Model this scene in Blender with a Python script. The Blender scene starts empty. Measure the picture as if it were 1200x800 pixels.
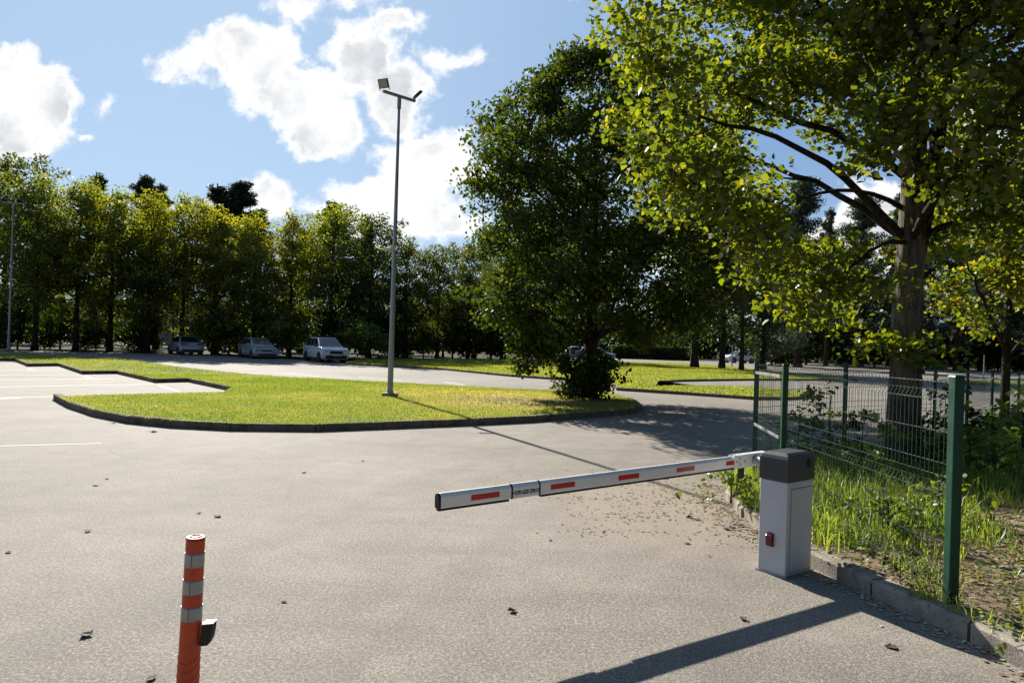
import bpy, bmesh, math, random
import numpy as np
from mathutils import Vector, Matrix
PI = math.pi
SC = bpy.context.scene
COL = SC.collection

# ------------------------------------------------------------------ camera model
FOC, EYE, HORIZ, ROLL = 800.0, 1.70, 402.0, math.radians(1.8)
def rays(px, py):
    dx, dy = px - 600.0, py - HORIZ
    return (dx*math.cos(ROLL) + dy*math.sin(ROLL))/FOC, (-dx*math.sin(ROLL) + dy*math.cos(ROLL))/FOC
def gp(px, py, z=0.0):
    """surveyed point: where a sight line from the tripod meets the plane z"""
    a, b = rays(px, py)
    y = (EYE - z)/b
    return (a*y, y)
def at(px, py, y):
    a, b = rays(px, py)
    return (a*y, y, EYE - b*y)
SUN_EL = math.radians(31.5)
SUN_AZ = math.atan2(-0.449, 0.893)           # measured from +Y towards +X
SHADOW = (0.449, -0.893)

# ------------------------------------------------------------------ tagging
def tag(o, label=None, cat=None, group=None, kind=None):
    if label: o['label'] = label
    if cat: o['category'] = cat
    if group: o['group'] = group
    if kind: o['kind'] = kind
    return o
def empty(name, loc=(0, 0, 0), rz=0.0, label=None, cat=None, group=None):
    o = bpy.data.objects.new(name, None)
    COL.objects.link(o)
    o.location = loc; o.rotation_euler = (0, 0, rz); o.empty_display_size = 0.2
    return tag(o, label, cat, group)
def link(name, me, parent=None, mat=None):
    o = bpy.data.objects.new(name, me)
    COL.objects.link(o)
    if parent is not None: o.parent = parent
    if mat is not None and len(me.materials) == 0: me.materials.append(mat)
    return o

# ------------------------------------------------------------------ mesh helpers
class MB:
    def __init__(s): s.v, s.f = [], []
    def add(s, vs, fs):
        n = len(s.v); s.v += [tuple(p) for p in vs]; s.f += [tuple(i+n for i in f) for f in fs]; return s
    def hexa(s, p):                                   # p: 4 bottom + 4 top, both ccw from above
        return s.add(p, [(3,2,1,0),(4,5,6,7),(0,1,5,4),(1,2,6,5),(2,3,7,6),(3,0,4,7)])
    def box(s, x0, x1, y0, y1, z0, z1):
        return s.hexa([(x0,y0,z0),(x1,y0,z0),(x1,y1,z0),(x0,y1,z0),(x0,y0,z1),(x1,y0,z1),(x1,y1,z1),(x0,y1,z1)])
    def bar(s, a, b, w, h, up=(0,0,1)):
        a, b = Vector(a), Vector(b); d = (b-a).normalized()
        sd = d.cross(Vector(up))
        sd = sd.normalized() if sd.length > 1e-5 else Vector((1,0,0))
        u = sd.cross(d).normalized()
        c = [(-w/2,-h/2),(w/2,-h/2),(w/2,h/2),(-w/2,h/2)]
        p = [a+sd*i+u*j for i,j in c]; q = [b+sd*i+u*j for i,j in c]
        return s.add(p+q, [(0,1,2,3),(7,6,5,4),(1,0,4,5),(2,1,5,6),(3,2,6,7),(0,3,7,4)])
    def tube(s, pts, rad, n=8, cap=True):
        v, f = tube_arrays(pts, rad, n, cap)
        return s.add(v, f)
    def prism(s, poly, axis_pts):                      # poly in (a,b) lofted through list of frames (origin,ea,eb)
        n = len(poly); base = len(s.v)
        for (o, ea, eb) in axis_pts:
            for a, b in poly: s.v.append(tuple(Vector(o)+Vector(ea)*a+Vector(eb)*b))
        k = len(axis_pts)
        for i in range(k-1):
            for j in range(n):
                s.f.append((base+i*n+j, base+i*n+(j+1)%n, base+(i+1)*n+(j+1)%n, base+(i+1)*n+j))
        s.f.append(tuple(base+j for j in reversed(range(n))))
        s.f.append(tuple(base+(k-1)*n+j for j in range(n)))
        return s
    def mesh(s, name, mat=None, bevel=0.0, seg=2, smooth=False):
        me = bpy.data.meshes.new(name); me.from_pydata(s.v, [], s.f)
        bm = bmesh.new(); bm.from_mesh(me)
        bmesh.ops.recalc_face_normals(bm, faces=bm.faces)
        if bevel > 0:
            es = [e for e in bm.edges if len(e.link_faces) == 2 and e.calc_face_angle(0) > 0.6]
            bmesh.ops.bevel(bm, geom=es, offset=bevel, segments=seg, affect='EDGES', profile=0.6, clamp_overlap=True)
        bm.to_mesh(me); bm.free()
        if smooth:
            me.polygons.foreach_set('use_smooth', [True]*len(me.polygons))
        if mat: me.materials.append(mat)
        return me
    def build(s, name, mat=None, parent=None, bevel=0.0, seg=2, smooth=False):
        return link(name, s.mesh(name, mat, bevel, seg, smooth), parent)

def tube_arrays(pts, rad, n=8, cap=True):
    pts = [Vector(p) for p in pts]; v, f = [], []
    ref = Vector((0.31, 0.17, 0.93))
    for i, p in enumerate(pts):
        d = (pts[min(i+1, len(pts)-1)] - pts[max(i-1, 0)])
        d = d.normalized() if d.length > 1e-9 else Vector((0,0,1))
        s = d.cross(ref)
        if s.length < 1e-3: s = d.cross(Vector((1,0,0)))
        s.normalize(); u = s.cross(d)
        r = rad[i] if hasattr(rad, '__len__') else rad
        for k in range(n):
            t = 2*PI*k/n
            v.append(tuple(p + s*(r*math.cos(t)) + u*(r*math.sin(t))))
    for i in range(len(pts)-1):
        for k in range(n):
            f.append((i*n+k, i*n+(k+1)%n, (i+1)*n+(k+1)%n, (i+1)*n+k))
    if cap:
        f.append(tuple(reversed(range(n)))); f.append(tuple((len(pts)-1)*n+k for k in range(n)))
    return v, f

def fast_mesh(name, V, F, mat=None, var=None, smooth=False):
    """V (n,3) array, F (m,k) array of equal sized polygons, var: per-vertex float"""
    me = bpy.data.meshes.new(name)
    V = np.ascontiguousarray(V, dtype=np.float32); F = np.ascontiguousarray(F, dtype=np.int32)
    m, k = F.shape
    me.vertices.add(len(V)); me.vertices.foreach_set('co', V.ravel())
    me.loops.add(m*k); me.loops.foreach_set('vertex_index', F.ravel())
    me.polygons.add(m)
    me.polygons.foreach_set('loop_start', np.arange(0, m*k, k, dtype=np.int32))
    me.polygons.foreach_set('loop_total', np.full(m, k, dtype=np.int32))
    if smooth: me.polygons.foreach_set('use_smooth', np.ones(m, dtype=bool))
    me.update(calc_edges=True)
    if var is not None:
        at_ = me.attributes.new('var', 'FLOAT', 'POINT')
        at_.data.foreach_set('value', np.ascontiguousarray(var, dtype=np.float32))
    if mat: me.materials.append(mat)
    return me

def sheet(name, poly, z, mat, kind='structure', cell=None):
    me = bpy.data.meshes.new(name)
    bm = bmesh.new()
    vs = [bm.verts.new((x, y, z)) for x, y in poly]
    f = bm.faces.new(vs)
    if f.normal.z < 0: f.normal_flip()
    bm.normal_update()
    for f in bm.faces:
        if f.normal.z < 0: f.normal_flip()
    bmesh.ops.triangulate(bm, faces=bm.faces[:])
    bm.to_mesh(me); bm.free()
    me.materials.append(mat)
    o = link(name, me)
    if kind: o['kind'] = kind
    return o

def inside(poly, P):
    x, y = P[:, 0], P[:, 1]; c = np.zeros(len(P), bool); n = len(poly)
    for i in range(n):
        x0, y0 = poly[i]; x1, y1 = poly[(i+1) % n]
        if y0 == y1: continue
        t = ((y0 > y) != (y1 > y)) & (x < (x1-x0)*(y-y0)/(y1-y0)+x0)
        c ^= t
    return c

# ------------------------------------------------------------------ materials
def newmat(name):
    m = bpy.data.materials.new(name); m.use_nodes = True
    nt = m.node_tree; nt.nodes.clear()
    out = nt.nodes.new('ShaderNodeOutputMaterial')
    return m, nt, out
class N:
    def __init__(s, nt): s.nt = nt
    def __call__(s, typ, ins=None, **kw):
        n = s.nt.nodes.new('ShaderNode'+typ)
        for k, v in kw.items(): setattr(n, k, v)
        for k, v in (ins or {}).items():
            sock = n.inputs[k]
            if isinstance(v, bpy.types.NodeSocket): s.nt.links.new(v, sock)
            else: sock.default_value = v
        return n
def ramp(n, fac, stops, interp='LINEAR'):
    r = n('ValToRGB', {'Fac': fac}); cr = r.color_ramp; cr.interpolation = interp
    while len(cr.elements) < len(stops): cr.elements.new(0.5)
    for e, (p, c) in zip(cr.elements, stops):
        e.position = p; e.color = (c[0], c[1], c[2], 1) if hasattr(c, '__len__') else (c, c, c, 1)
    return r.outputs['Color']
def mix(n, fac, a, b, mode='MIX'):
    m = n('MixRGB', {'Fac': fac, 'Color1': a, 'Color2': b}, blend_type=mode); return m.outputs['Color']
def rgba(c): return (c[0], c[1], c[2], 1)

def paint(name, col, rough=0.4, metal=0.0, var=0.12, scale=6.0, spec=0.5, bump=0.0, coat=0.0):
    m, nt, out = newmat(name); n = N(nt)
    tc = n('TexCoord').outputs['Object']
    ns = n('TexNoise', {'Vector': tc, 'Scale': scale, 'Detail': 6.0, 'Roughness': 0.65}).outputs['Fac']
    dk = tuple(c*(1-var*1.6) for c in col); lt = tuple(min(1, c*(1+var)) for c in col)
    c = ramp(n, ns, [(0.3, dk), (0.7, lt)])
    rr = n('MapRange', {'Value': ns, 'From Min': 0.3, 'From Max': 0.7, 'To Min': max(0.05, rough-0.08), 'To Max': min(1, rough+0.1)}).outputs[0]
    b = n('BsdfPrincipled', {'Base Color': c, 'Roughness': rr, 'Metallic': metal, 'Specular IOR Level': spec, 'Coat Weight': coat, 'Coat Roughness': 0.08})
    if bump > 0:
        n2 = n('TexNoise', {'Vector': tc, 'Scale': scale*14, 'Detail': 3.0}).outputs['Fac']
        bp = n('Bump', {'Height': n2, 'Strength': bump, 'Distance': 0.004}).outputs[0]
        nt.links.new(bp, b.inputs['Normal'])
    nt.links.new(b.outputs[0], out.inputs[0]); return m

def leafmat(name, stops, trans=0.5, tcol=(1.25, 1.2, 0.35), rough=0.45, gloss=0.06):
    m, nt, out = newmat(name); n = N(nt)
    v = n('Attribute', attribute_name='var').outputs['Fac']
    c = ramp(n, v, stops)
    rnd_ = n('ObjectInfo').outputs['Random']
    c = mix(n, 1.0, c, ramp(n, rnd_, [(0.0, (0.72, 0.82, 0.9)), (0.5, (1, 1, 1)), (1.0, (1.3, 1.14, 0.95))]), 'MULTIPLY')
    tc = mix(n, 1.0, c, rgba(tcol), 'MULTIPLY')
    d = n('BsdfDiffuse', {'Color': c, 'Roughness': 0.5}).outputs[0]
    t = n('BsdfTranslucent', {'Color': tc}).outputs[0]
    s1 = n('MixShader', {'Fac': trans, 1: d, 2: t}).outputs[0]
    g = n('BsdfGlossy', {'Color': (1, 1, 1, 1), 'Roughness': rough}).outputs[0]
    s2 = n('MixShader', {'Fac': gloss, 1: s1, 2: g}).outputs[0]
    nt.links.new(s2, out.inputs[0]); return m

def asphalt_mat():
    m, nt, out = newmat('worn_asphalt'); n = N(nt)
    tc = n('TexCoord').outputs['Object']
    big = n('TexNoise', {'Vector': tc, 'Scale': 0.22, 'Detail': 5.0, 'Roughness': 0.6, 'Distortion': 0.5}).outputs['Fac']
    mid = n('TexNoise', {'Vector': tc, 'Scale': 2.3, 'Detail': 6.0, 'Roughness': 0.7}).outputs['Fac']
    st = n('Mapping', {'Vector': tc, 'Rotation': (0, 0, math.radians(-62)), 'Scale': (0.15, 2.2, 1)}).outputs[0]
    streak = n('TexNoise', {'Vector': st, 'Scale': 1.0, 'Detail': 5.0, 'Roughness': 0.6}).outputs['Fac']
    gr = n('TexNoise', {'Vector': tc, 'Scale': 95.0, 'Detail': 3.0, 'Roughness': 0.75}).outputs['Fac']
    vo = n('TexVoronoi', {'Vector': tc, 'Scale': 120.0, 'Randomness': 1.0})
    stone = vo.outputs['Distance']; vc = n('SeparateColor', {'Color': vo.outputs['Color']}).outputs[0]
    base = ramp(n, big, [(0.34, (0.188, 0.168, 0.145)), (0.5, (0.234, 0.209, 0.180)), (0.64, (0.276, 0.247, 0.212))])
    base = mix(n, 0.5, base, ramp(n, mid, [(0.3, (0.62, 0.62, 0.62)), (0.7, (1.22, 1.2, 1.18))]), 'MULTIPLY')
    base = mix(n, 0.4, base, ramp(n, streak, [(0.3, (0.72, 0.72, 0.72)), (0.62, (1.12, 1.12, 1.1))]), 'MULTIPLY')
    base = mix(n, 0.8, base, ramp(n, gr, [(0.32, (0.35, 0.35, 0.35)), (0.5, (0.95, 0.95, 0.95)), (0.7, (1.5, 1.48, 1.42))]), 'MULTIPLY')
    base = mix(n, 0.55, base, ramp(n, vc, [(0.0, (0.55, 0.55, 0.56)), (0.6, (1.0, 0.99, 0.97)), (1.0, (1.55, 1.5, 1.42))]), 'MULTIPLY')
    ck = n('TexVoronoi', {'Vector': n('MixRGB', {'Fac': 0.12, 'Color1': tc, 'Color2': n('TexNoise', {'Vector': tc, 'Scale': 1.2, 'Detail': 4.0}).outputs['Color']}).outputs[0], 'Scale': 0.32}, feature='DISTANCE_TO_EDGE').outputs['Distance']
    cm = n('TexNoise', {'Vector': tc, 'Scale': 0.35, 'Detail': 2.0}).outputs['Fac']
    crack = n('Math', {0: ramp(n, ck, [(0.0, 1.0), (0.006, 0.0)]), 1: ramp(n, cm, [(0.5, 0.0), (0.6, 0.5)])}, operation='MULTIPLY').outputs[0]
    base = mix(n, crack, base, (0.05, 0.047, 0.043, 1))
    pn = n('TexNoise', {'Vector': tc, 'Scale': 46.0, 'Detail': 2.0, 'Roughness': 0.8}).outputs['Fac']
    base = mix(n, ramp(n, pn, [(0.55, 0.0), (0.64, 0.6)]), base, (0.085, 0.078, 0.070, 1))
    base = mix(n, ramp(n, pn, [(0.36, 0.6), (0.45, 0.0)]), base, (0.40, 0.37, 0.33, 1))
    sn = n('TexNoise', {'Vector': tc, 'Scale': 0.9, 'Detail': 7.0, 'Roughness': 0.72, 'Distortion': 1.0}).outputs['Fac']
    base = mix(n, ramp(n, sn, [(0.54, 0.0), (0.72, 0.26)]), base, (0.125, 0.115, 0.104, 1))
    base = mix(n, ramp(n, sn, [(0.26, 0.4), (0.42, 0.0)]), base, (0.33, 0.29, 0.235, 1))
    # tan dust trodden out from the verge beside the barrier, and two faint wheel lanes through the gate
    dd = n('VectorMath', {0: n('VectorMath', {0: tc, 1: (1.75, 7.5, 0)}, operation='SUBTRACT').outputs[0], 1: (0.75, 0.5, 1)}, operation='MULTIPLY').outputs[0]
    dl = n('VectorMath', {0: dd}, operation='LENGTH').outputs['Value']
    du = n('Math', {0: n('Math', {0: 1.15, 1: dl}, operation='SUBTRACT').outputs[0], 1: n('Math', {0: sn, 1: 0.5}, operation='SUBTRACT').outputs[0]}, operation='ADD').outputs[0]
    base = mix(n, ramp(n, du, [(0.0, 0.0), (0.6, 0.36)]), base, (0.33, 0.255, 0.175, 1))
    sx_ = n('SeparateXYZ', {0: n('Mapping', {'Vector': tc, 'Rotation': (0, 0, math.radians(20))}).outputs[0]}).outputs[0]
    wob = n('Math', {0: sx_, 1: n('Math', {0: big, 1: 1.3}, operation='MULTIPLY').outputs[0]}, operation='ADD').outputs[0]
    lane = n('Math', {0: n('Math', {0: wob, 1: 3.6}, operation='MULTIPLY').outputs[0]}, operation='SINE').outputs[0]
    base = mix(n, ramp(n, lane, [(0.72, 0.0), (1.0, 0.16)]), base, (0.12, 0.112, 0.102, 1))
    h = n('Math', {0: pn, 1: stone}, operation='SUBTRACT').outputs[0]
    bp = n('Bump', {'Height': h, 'Strength': 0.32, 'Distance': 0.006}).outputs[0]
    b = n('BsdfPrincipled', {'Base Color': base, 'Roughness': 0.85, 'Specular IOR Level': 0.3, 'Normal': bp})
    nt.links.new(b.outputs[0], out.inputs[0]); return m

def soil_mat(name, c0, c1, c2, scale=1.5):
    m, nt, out = newmat(name); n = N(nt)
    tc = n('TexCoord').outputs['Object']
    a = n('TexNoise', {'Vector': tc, 'Scale': scale, 'Detail': 8.0, 'Roughness': 0.7}).outputs['Fac']
    f = n('TexNoise', {'Vector': tc, 'Scale': scale*22, 'Detail': 4.0, 'Roughness': 0.7}).outputs['Fac']
    c = ramp(n, a, [(0.34, c0), (0.5, c1), (0.66, c2)])
    c = mix(n, 0.7, c, ramp(n, f, [(0.3, (0.45, 0.45, 0.45)), (0.7, (1.4, 1.4, 1.4))]), 'MULTIPLY')
    bp = n('Bump', {'Height': f, 'Strength': 0.7, 'Distance': 0.03}).outputs[0]
    b = n('BsdfPrincipled', {'Base Color': c, 'Roughness': 0.95, 'Specular IOR Level': 0.1, 'Normal': bp})
    nt.links.new(b.outputs[0], out.inputs[0]); return m

def concrete_mat(name, col, moss=0.0):
    m, nt, out = newmat(name); n = N(nt)
    tc = n('TexCoord').outputs['Object']
    a = n('TexNoise', {'Vector': tc, 'Scale': 3.5, 'Detail': 8.0, 'Roughness': 0.7}).outputs['Fac']
    f = n('TexNoise', {'Vector': tc, 'Scale': 60.0, 'Detail': 4.0, 'Roughness': 0.7}).outputs['Fac']
    c = ramp(n, a, [(0.3, tuple(x*0.5 for x in col)), (0.55, col), (0.75, tuple(x*1.3 for x in col))])
    c = mix(n, 0.6, c, ramp(n, f, [(0.3, (0.5, 0.5, 0.5)), (0.7, (1.3, 1.3, 1.3))]), 'MULTIPLY')
    if moss:
        ms = n('TexNoise', {'Vector': tc, 'Scale': 2.1, 'Detail': 6.0, 'Roughness': 0.75}).outputs['Fac']
        c = mix(n, ramp(n, ms, [(0.5, 0.0), (0.62, moss)]), c, (0.06, 0.06, 0.025, 1))
    bp = n('Bump', {'Height': f, 'Strength': 0.6, 'Distance': 0.01}).outputs[0]
    b = n('BsdfPrincipled', {'Base Color': c, 'Roughness': 0.9, 'Specular IOR Level': 0.2, 'Normal': bp})
    nt.links.new(b.outputs[0], out.inputs[0]); return m

def bark_mat(name, c0, c1, sc=5.0):
    m, nt, out = newmat(name); n = N(nt)
    tc = n('TexCoord').outputs['Object']
    mp = n('Mapping', {'Vector': tc, 'Scale': (1, 1, 0.16)}).outputs[0]
    a = n('TexNoise', {'Vector': mp, 'Scale': sc*3.2, 'Detail': 7.0, 'Roughness': 0.7, 'Distortion': 0.6}).outputs['Fac']
    b_ = n('TexNoise', {'Vector': tc, 'Scale': 1.6, 'Detail': 5.0}).outputs['Fac']
    c = ramp(n, a, [(0.35, c0), (0.62, c1)])
    c = mix(n, 0.5, c, ramp(n, b_, [(0.3, (0.55, 0.55, 0.5)), (0.7, (1.3, 1.3, 1.3))]), 'MULTIPLY')
    bp = n('Bump', {'Height': a, 'Strength': 1.0, 'Distance': 0.06}).outputs[0]
    b = n('BsdfPrincipled', {'Base Color': c, 'Roughness': 0.92, 'Specular IOR Level': 0.15, 'Normal': bp})
    nt.links.new(b.outputs[0], out.inputs[0]); return m

def line_mat():
    m, nt, out = newmat('worn_white_line'); n = N(nt)
    tc = n('TexCoord').outputs['Object']
    a = n('TexNoise', {'Vector': tc, 'Scale': 9.0, 'Detail': 8.0, 'Roughness': 0.8}).outputs['Fac']
    f = n('TexNoise', {'Vector': tc, 'Scale': 70.0, 'Detail': 3.0}).outputs['Fac']
    c = mix(n, ramp(n, a, [(0.5, 1.0), (0.7, 0.5)]), (0.36, 0.34, 0.31, 1), (0.82, 0.81, 0.78, 1))
    c = mix(n, 0.5, c, ramp(n, f, [(0.3, (0.6, 0.6, 0.6)), (0.7, (1.2, 1.2, 1.2))]), 'MULTIPLY')
    b = n('BsdfPrincipled', {'Base Color': c, 'Roughness': 0.8, 'Specular IOR Level': 0.2})
    nt.links.new(b.outputs[0], out.inputs[0]); return m

M = {}
M['asphalt'] = asphalt_mat()
M['soil'] = soil_mat('woodland_soil', (0.02, 0.022, 0.01), (0.045, 0.042, 0.022), (0.07, 0.06, 0.035))
M['lawnsoil'] = soil_mat('thin_lawn_soil', (0.11, 0.135, 0.035), (0.16, 0.18, 0.055), (0.23, 0.20, 0.10), 1.1)
M['verge'] = soil_mat('litter_soil', (0.15, 0.115, 0.075), (0.27, 0.21, 0.145), (0.38, 0.30, 0.21), 4.0)
M['kerb'] = concrete_mat('old_kerb', (0.20, 0.17, 0.135), 0.7)
M['kerb_pale'] = concrete_mat('pale_kerb', (0.34, 0.30, 0.25), 0.35)
M['line'] = line_mat()
M['bark'] = bark_mat('grey_bark', (0.035, 0.028, 0.022), (0.23, 0.19, 0.15))
M['bark_dark'] = bark_mat('dark_bark', (0.015, 0.012, 0.01), (0.07, 0.055, 0.042))
M['bark_pine'] = bark_mat('pine_bark', (0.025, 0.016, 0.011), (0.10, 0.062, 0.04))
M['leaf_near'] = leafmat('maple_leaves', [(0.0, (0.05, 0.078, 0.012)), (0.5, (0.092, 0.128, 0.015)), (0.8, (0.17, 0.18, 0.02)), (0.92, (0.30, 0.22, 0.03)), (1.0, (0.32, 0.14, 0.025))], 0.6, (2.3, 2.1, 0.5), gloss=0.035)
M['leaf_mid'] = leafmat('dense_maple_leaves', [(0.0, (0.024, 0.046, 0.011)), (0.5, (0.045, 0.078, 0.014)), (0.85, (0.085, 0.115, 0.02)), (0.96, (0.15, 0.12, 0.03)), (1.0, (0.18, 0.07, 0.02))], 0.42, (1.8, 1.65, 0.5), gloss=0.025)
M['leaf_far'] = leafmat('yellowing_leaves', [(0.0, (0.07, 0.095, 0.014)), (0.5, (0.125, 0.155, 0.018)), (0.85, (0.20, 0.21, 0.025)), (1.0, (0.29, 0.25, 0.035))], 0.6, (2.1, 1.9, 0.5), gloss=0.04)
M['leaf_far2'] = leafmat('mid_green_leaves', [(0.0, (0.03, 0.05, 0.012)), (0.6, (0.06, 0.085, 0.015)), (1.0, (0.12, 0.13, 0.02))], 0.5, (1.9, 1.8, 0.55), gloss=0.04)
M['needle'] = leafmat('pine_needles', [(0.0, (0.032, 0.055, 0.036)), (0.6, (0.058, 0.088, 0.055)), (1.0, (0.09, 0.115, 0.07))], 0.25, (1.2, 1.3, 0.7), gloss=0.05)
M['bush'] = leafmat('bush_leaves', [(0.0, (0.014, 0.030, 0.008)), (0.6, (0.03, 0.055, 0.010)), (1.0, (0.07, 0.10, 0.015))], 0.36, (1.7, 1.7, 0.45), gloss=0.02)
M['sapling'] = leafmat('bright_sapling_leaves', [(0.0, (0.05, 0.09, 0.01)), (0.6, (0.10, 0.16, 0.015)), (1.0, (0.17, 0.19, 0.02))], 0.55, (2.0, 1.9, 0.5))
M['grass'] = leafmat('lawn_blades', [(0.0, (0.09, 0.155, 0.03)), (0.5, (0.185, 0.232, 0.058)), (0.85, (0.28, 0.275, 0.095)), (1.0, (0.40, 0.33, 0.21))], 0.5, (1.75, 1.8, 0.7), gloss=0.03)
M['tallgrass'] = leafmat('tall_grass_blades', [(0.0, (0.10, 0.165, 0.03)), (0.6, (0.18, 0.25, 0.05)), (0.9, (0.27, 0.30, 0.09)), (1.0, (0.48, 0.41, 0.24))], 0.52, (1.8, 1.85, 0.6), gloss=0.05)
M['litter'] = leafmat('dry_leaf_litter', [(0.0, (0.20, 0.12, 0.07)), (0.45, (0.46, 0.31, 0.18)), (0.85, (0.64, 0.48, 0.30)), (1.0, (0.74, 0.64, 0.46))], 0.12, (1.3, 1.15, 0.9), gloss=0.03)
M['litter_pale'] = leafmat('pale_dry_litter', [(0.0, (0.34, 0.20, 0.10)), (0.5, (0.60, 0.42, 0.24)), (1.0, (0.80, 0.68, 0.48))], 0.05, (1.2, 1.1, 0.9), gloss=0.01)
M['dryleaf'] = paint('dark_dry_leaf', (0.05, 0.035, 0.025), 0.8, var=0.4, scale=40)
M['green_post'] = paint('green_powder_coat', (0.004, 0.05, 0.026), 0.5, var=0.18, scale=9, spec=0.35)
M['wire'] = paint('green_coated_wire', (0.035, 0.085, 0.065), 0.3, var=0.25, spec=0.7)
M['cab'] = paint('grey_cabinet_paint', (0.56, 0.57, 0.59), 0.5, var=0.06, scale=2)
M['cap'] = paint('charcoal_plastic', (0.04, 0.042, 0.047), 0.5, var=0.12)
M['black'] = paint('black_rubber', (0.012, 0.012, 0.013), 0.6, var=0.15)
M['boom'] = paint('white_boom_paint', (0.80, 0.80, 0.78), 0.33, var=0.05, scale=5, coat=0.2)
M['red'] = paint('red_reflector', (0.55, 0.02, 0.012), 0.35, var=0.1, scale=30)
M['redlens'] = paint('dark_red_lens', (0.12, 0.008, 0.01), 0.15, var=0.1)
M['steel'] = paint('galvanised_steel', (0.36, 0.37, 0.39), 0.45, 0.75, var=0.14, scale=7)
M['orange'] = paint('orange_rubber', (0.62, 0.075, 0.018), 0.5, var=0.16, scale=14, bump=0.12)
M['band'] = paint('silver_reflective_band', (0.38, 0.38, 0.37), 0.35, 0.25, var=0.12, scale=20)
M['chrome'] = paint('polished_metal', (0.72, 0.72, 0.72), 0.18, 0.9, var=0.05)
M['carwhite'] = paint('white_car_paint', (0.84, 0.85, 0.86), 0.25, var=0.03, coat=0.6)
M['carsilver'] = paint('silver_car_paint', (0.50, 0.52, 0.55), 0.3, 0.3, var=0.04, coat=0.6)
M['carblue'] = paint('blue_car_paint', (0.03, 0.07, 0.17), 0.25, 0.2, var=0.04, coat=0.6)
M['glass'] = paint('dark_car_glass', (0.014, 0.018, 0.022), 0.06, var=0.1, spec=0.8)
M['tyre'] = paint('tyre_rubber', (0.012, 0.012, 0.012), 0.8, var=0.2)
M['rim'] = paint('dark_alloy', (0.12, 0.12, 0.125), 0.35, 0.7, var=0.1)
M['lens'] = paint('clear_lamp_lens', (0.55, 0.57, 0.6), 0.12, var=0.06)
M['plate'] = paint('pale_plate', (0.6, 0.62, 0.66), 0.5, var=0.04)
M['ledglass'] = paint('floodlight_glass', (0.40, 0.40, 0.36), 0.15, var=0.12, scale=25)
M['wall'] = paint('pale_render', (0.50, 0.48, 0.45), 0.85, var=0.06)
M['roof'] = paint('dark_roofing', (0.09, 0.07, 0.06), 0.8, var=0.15)
M['ink'] = paint('black_ink', (0.02, 0.02, 0.025), 0.7, var=0.1)

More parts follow.
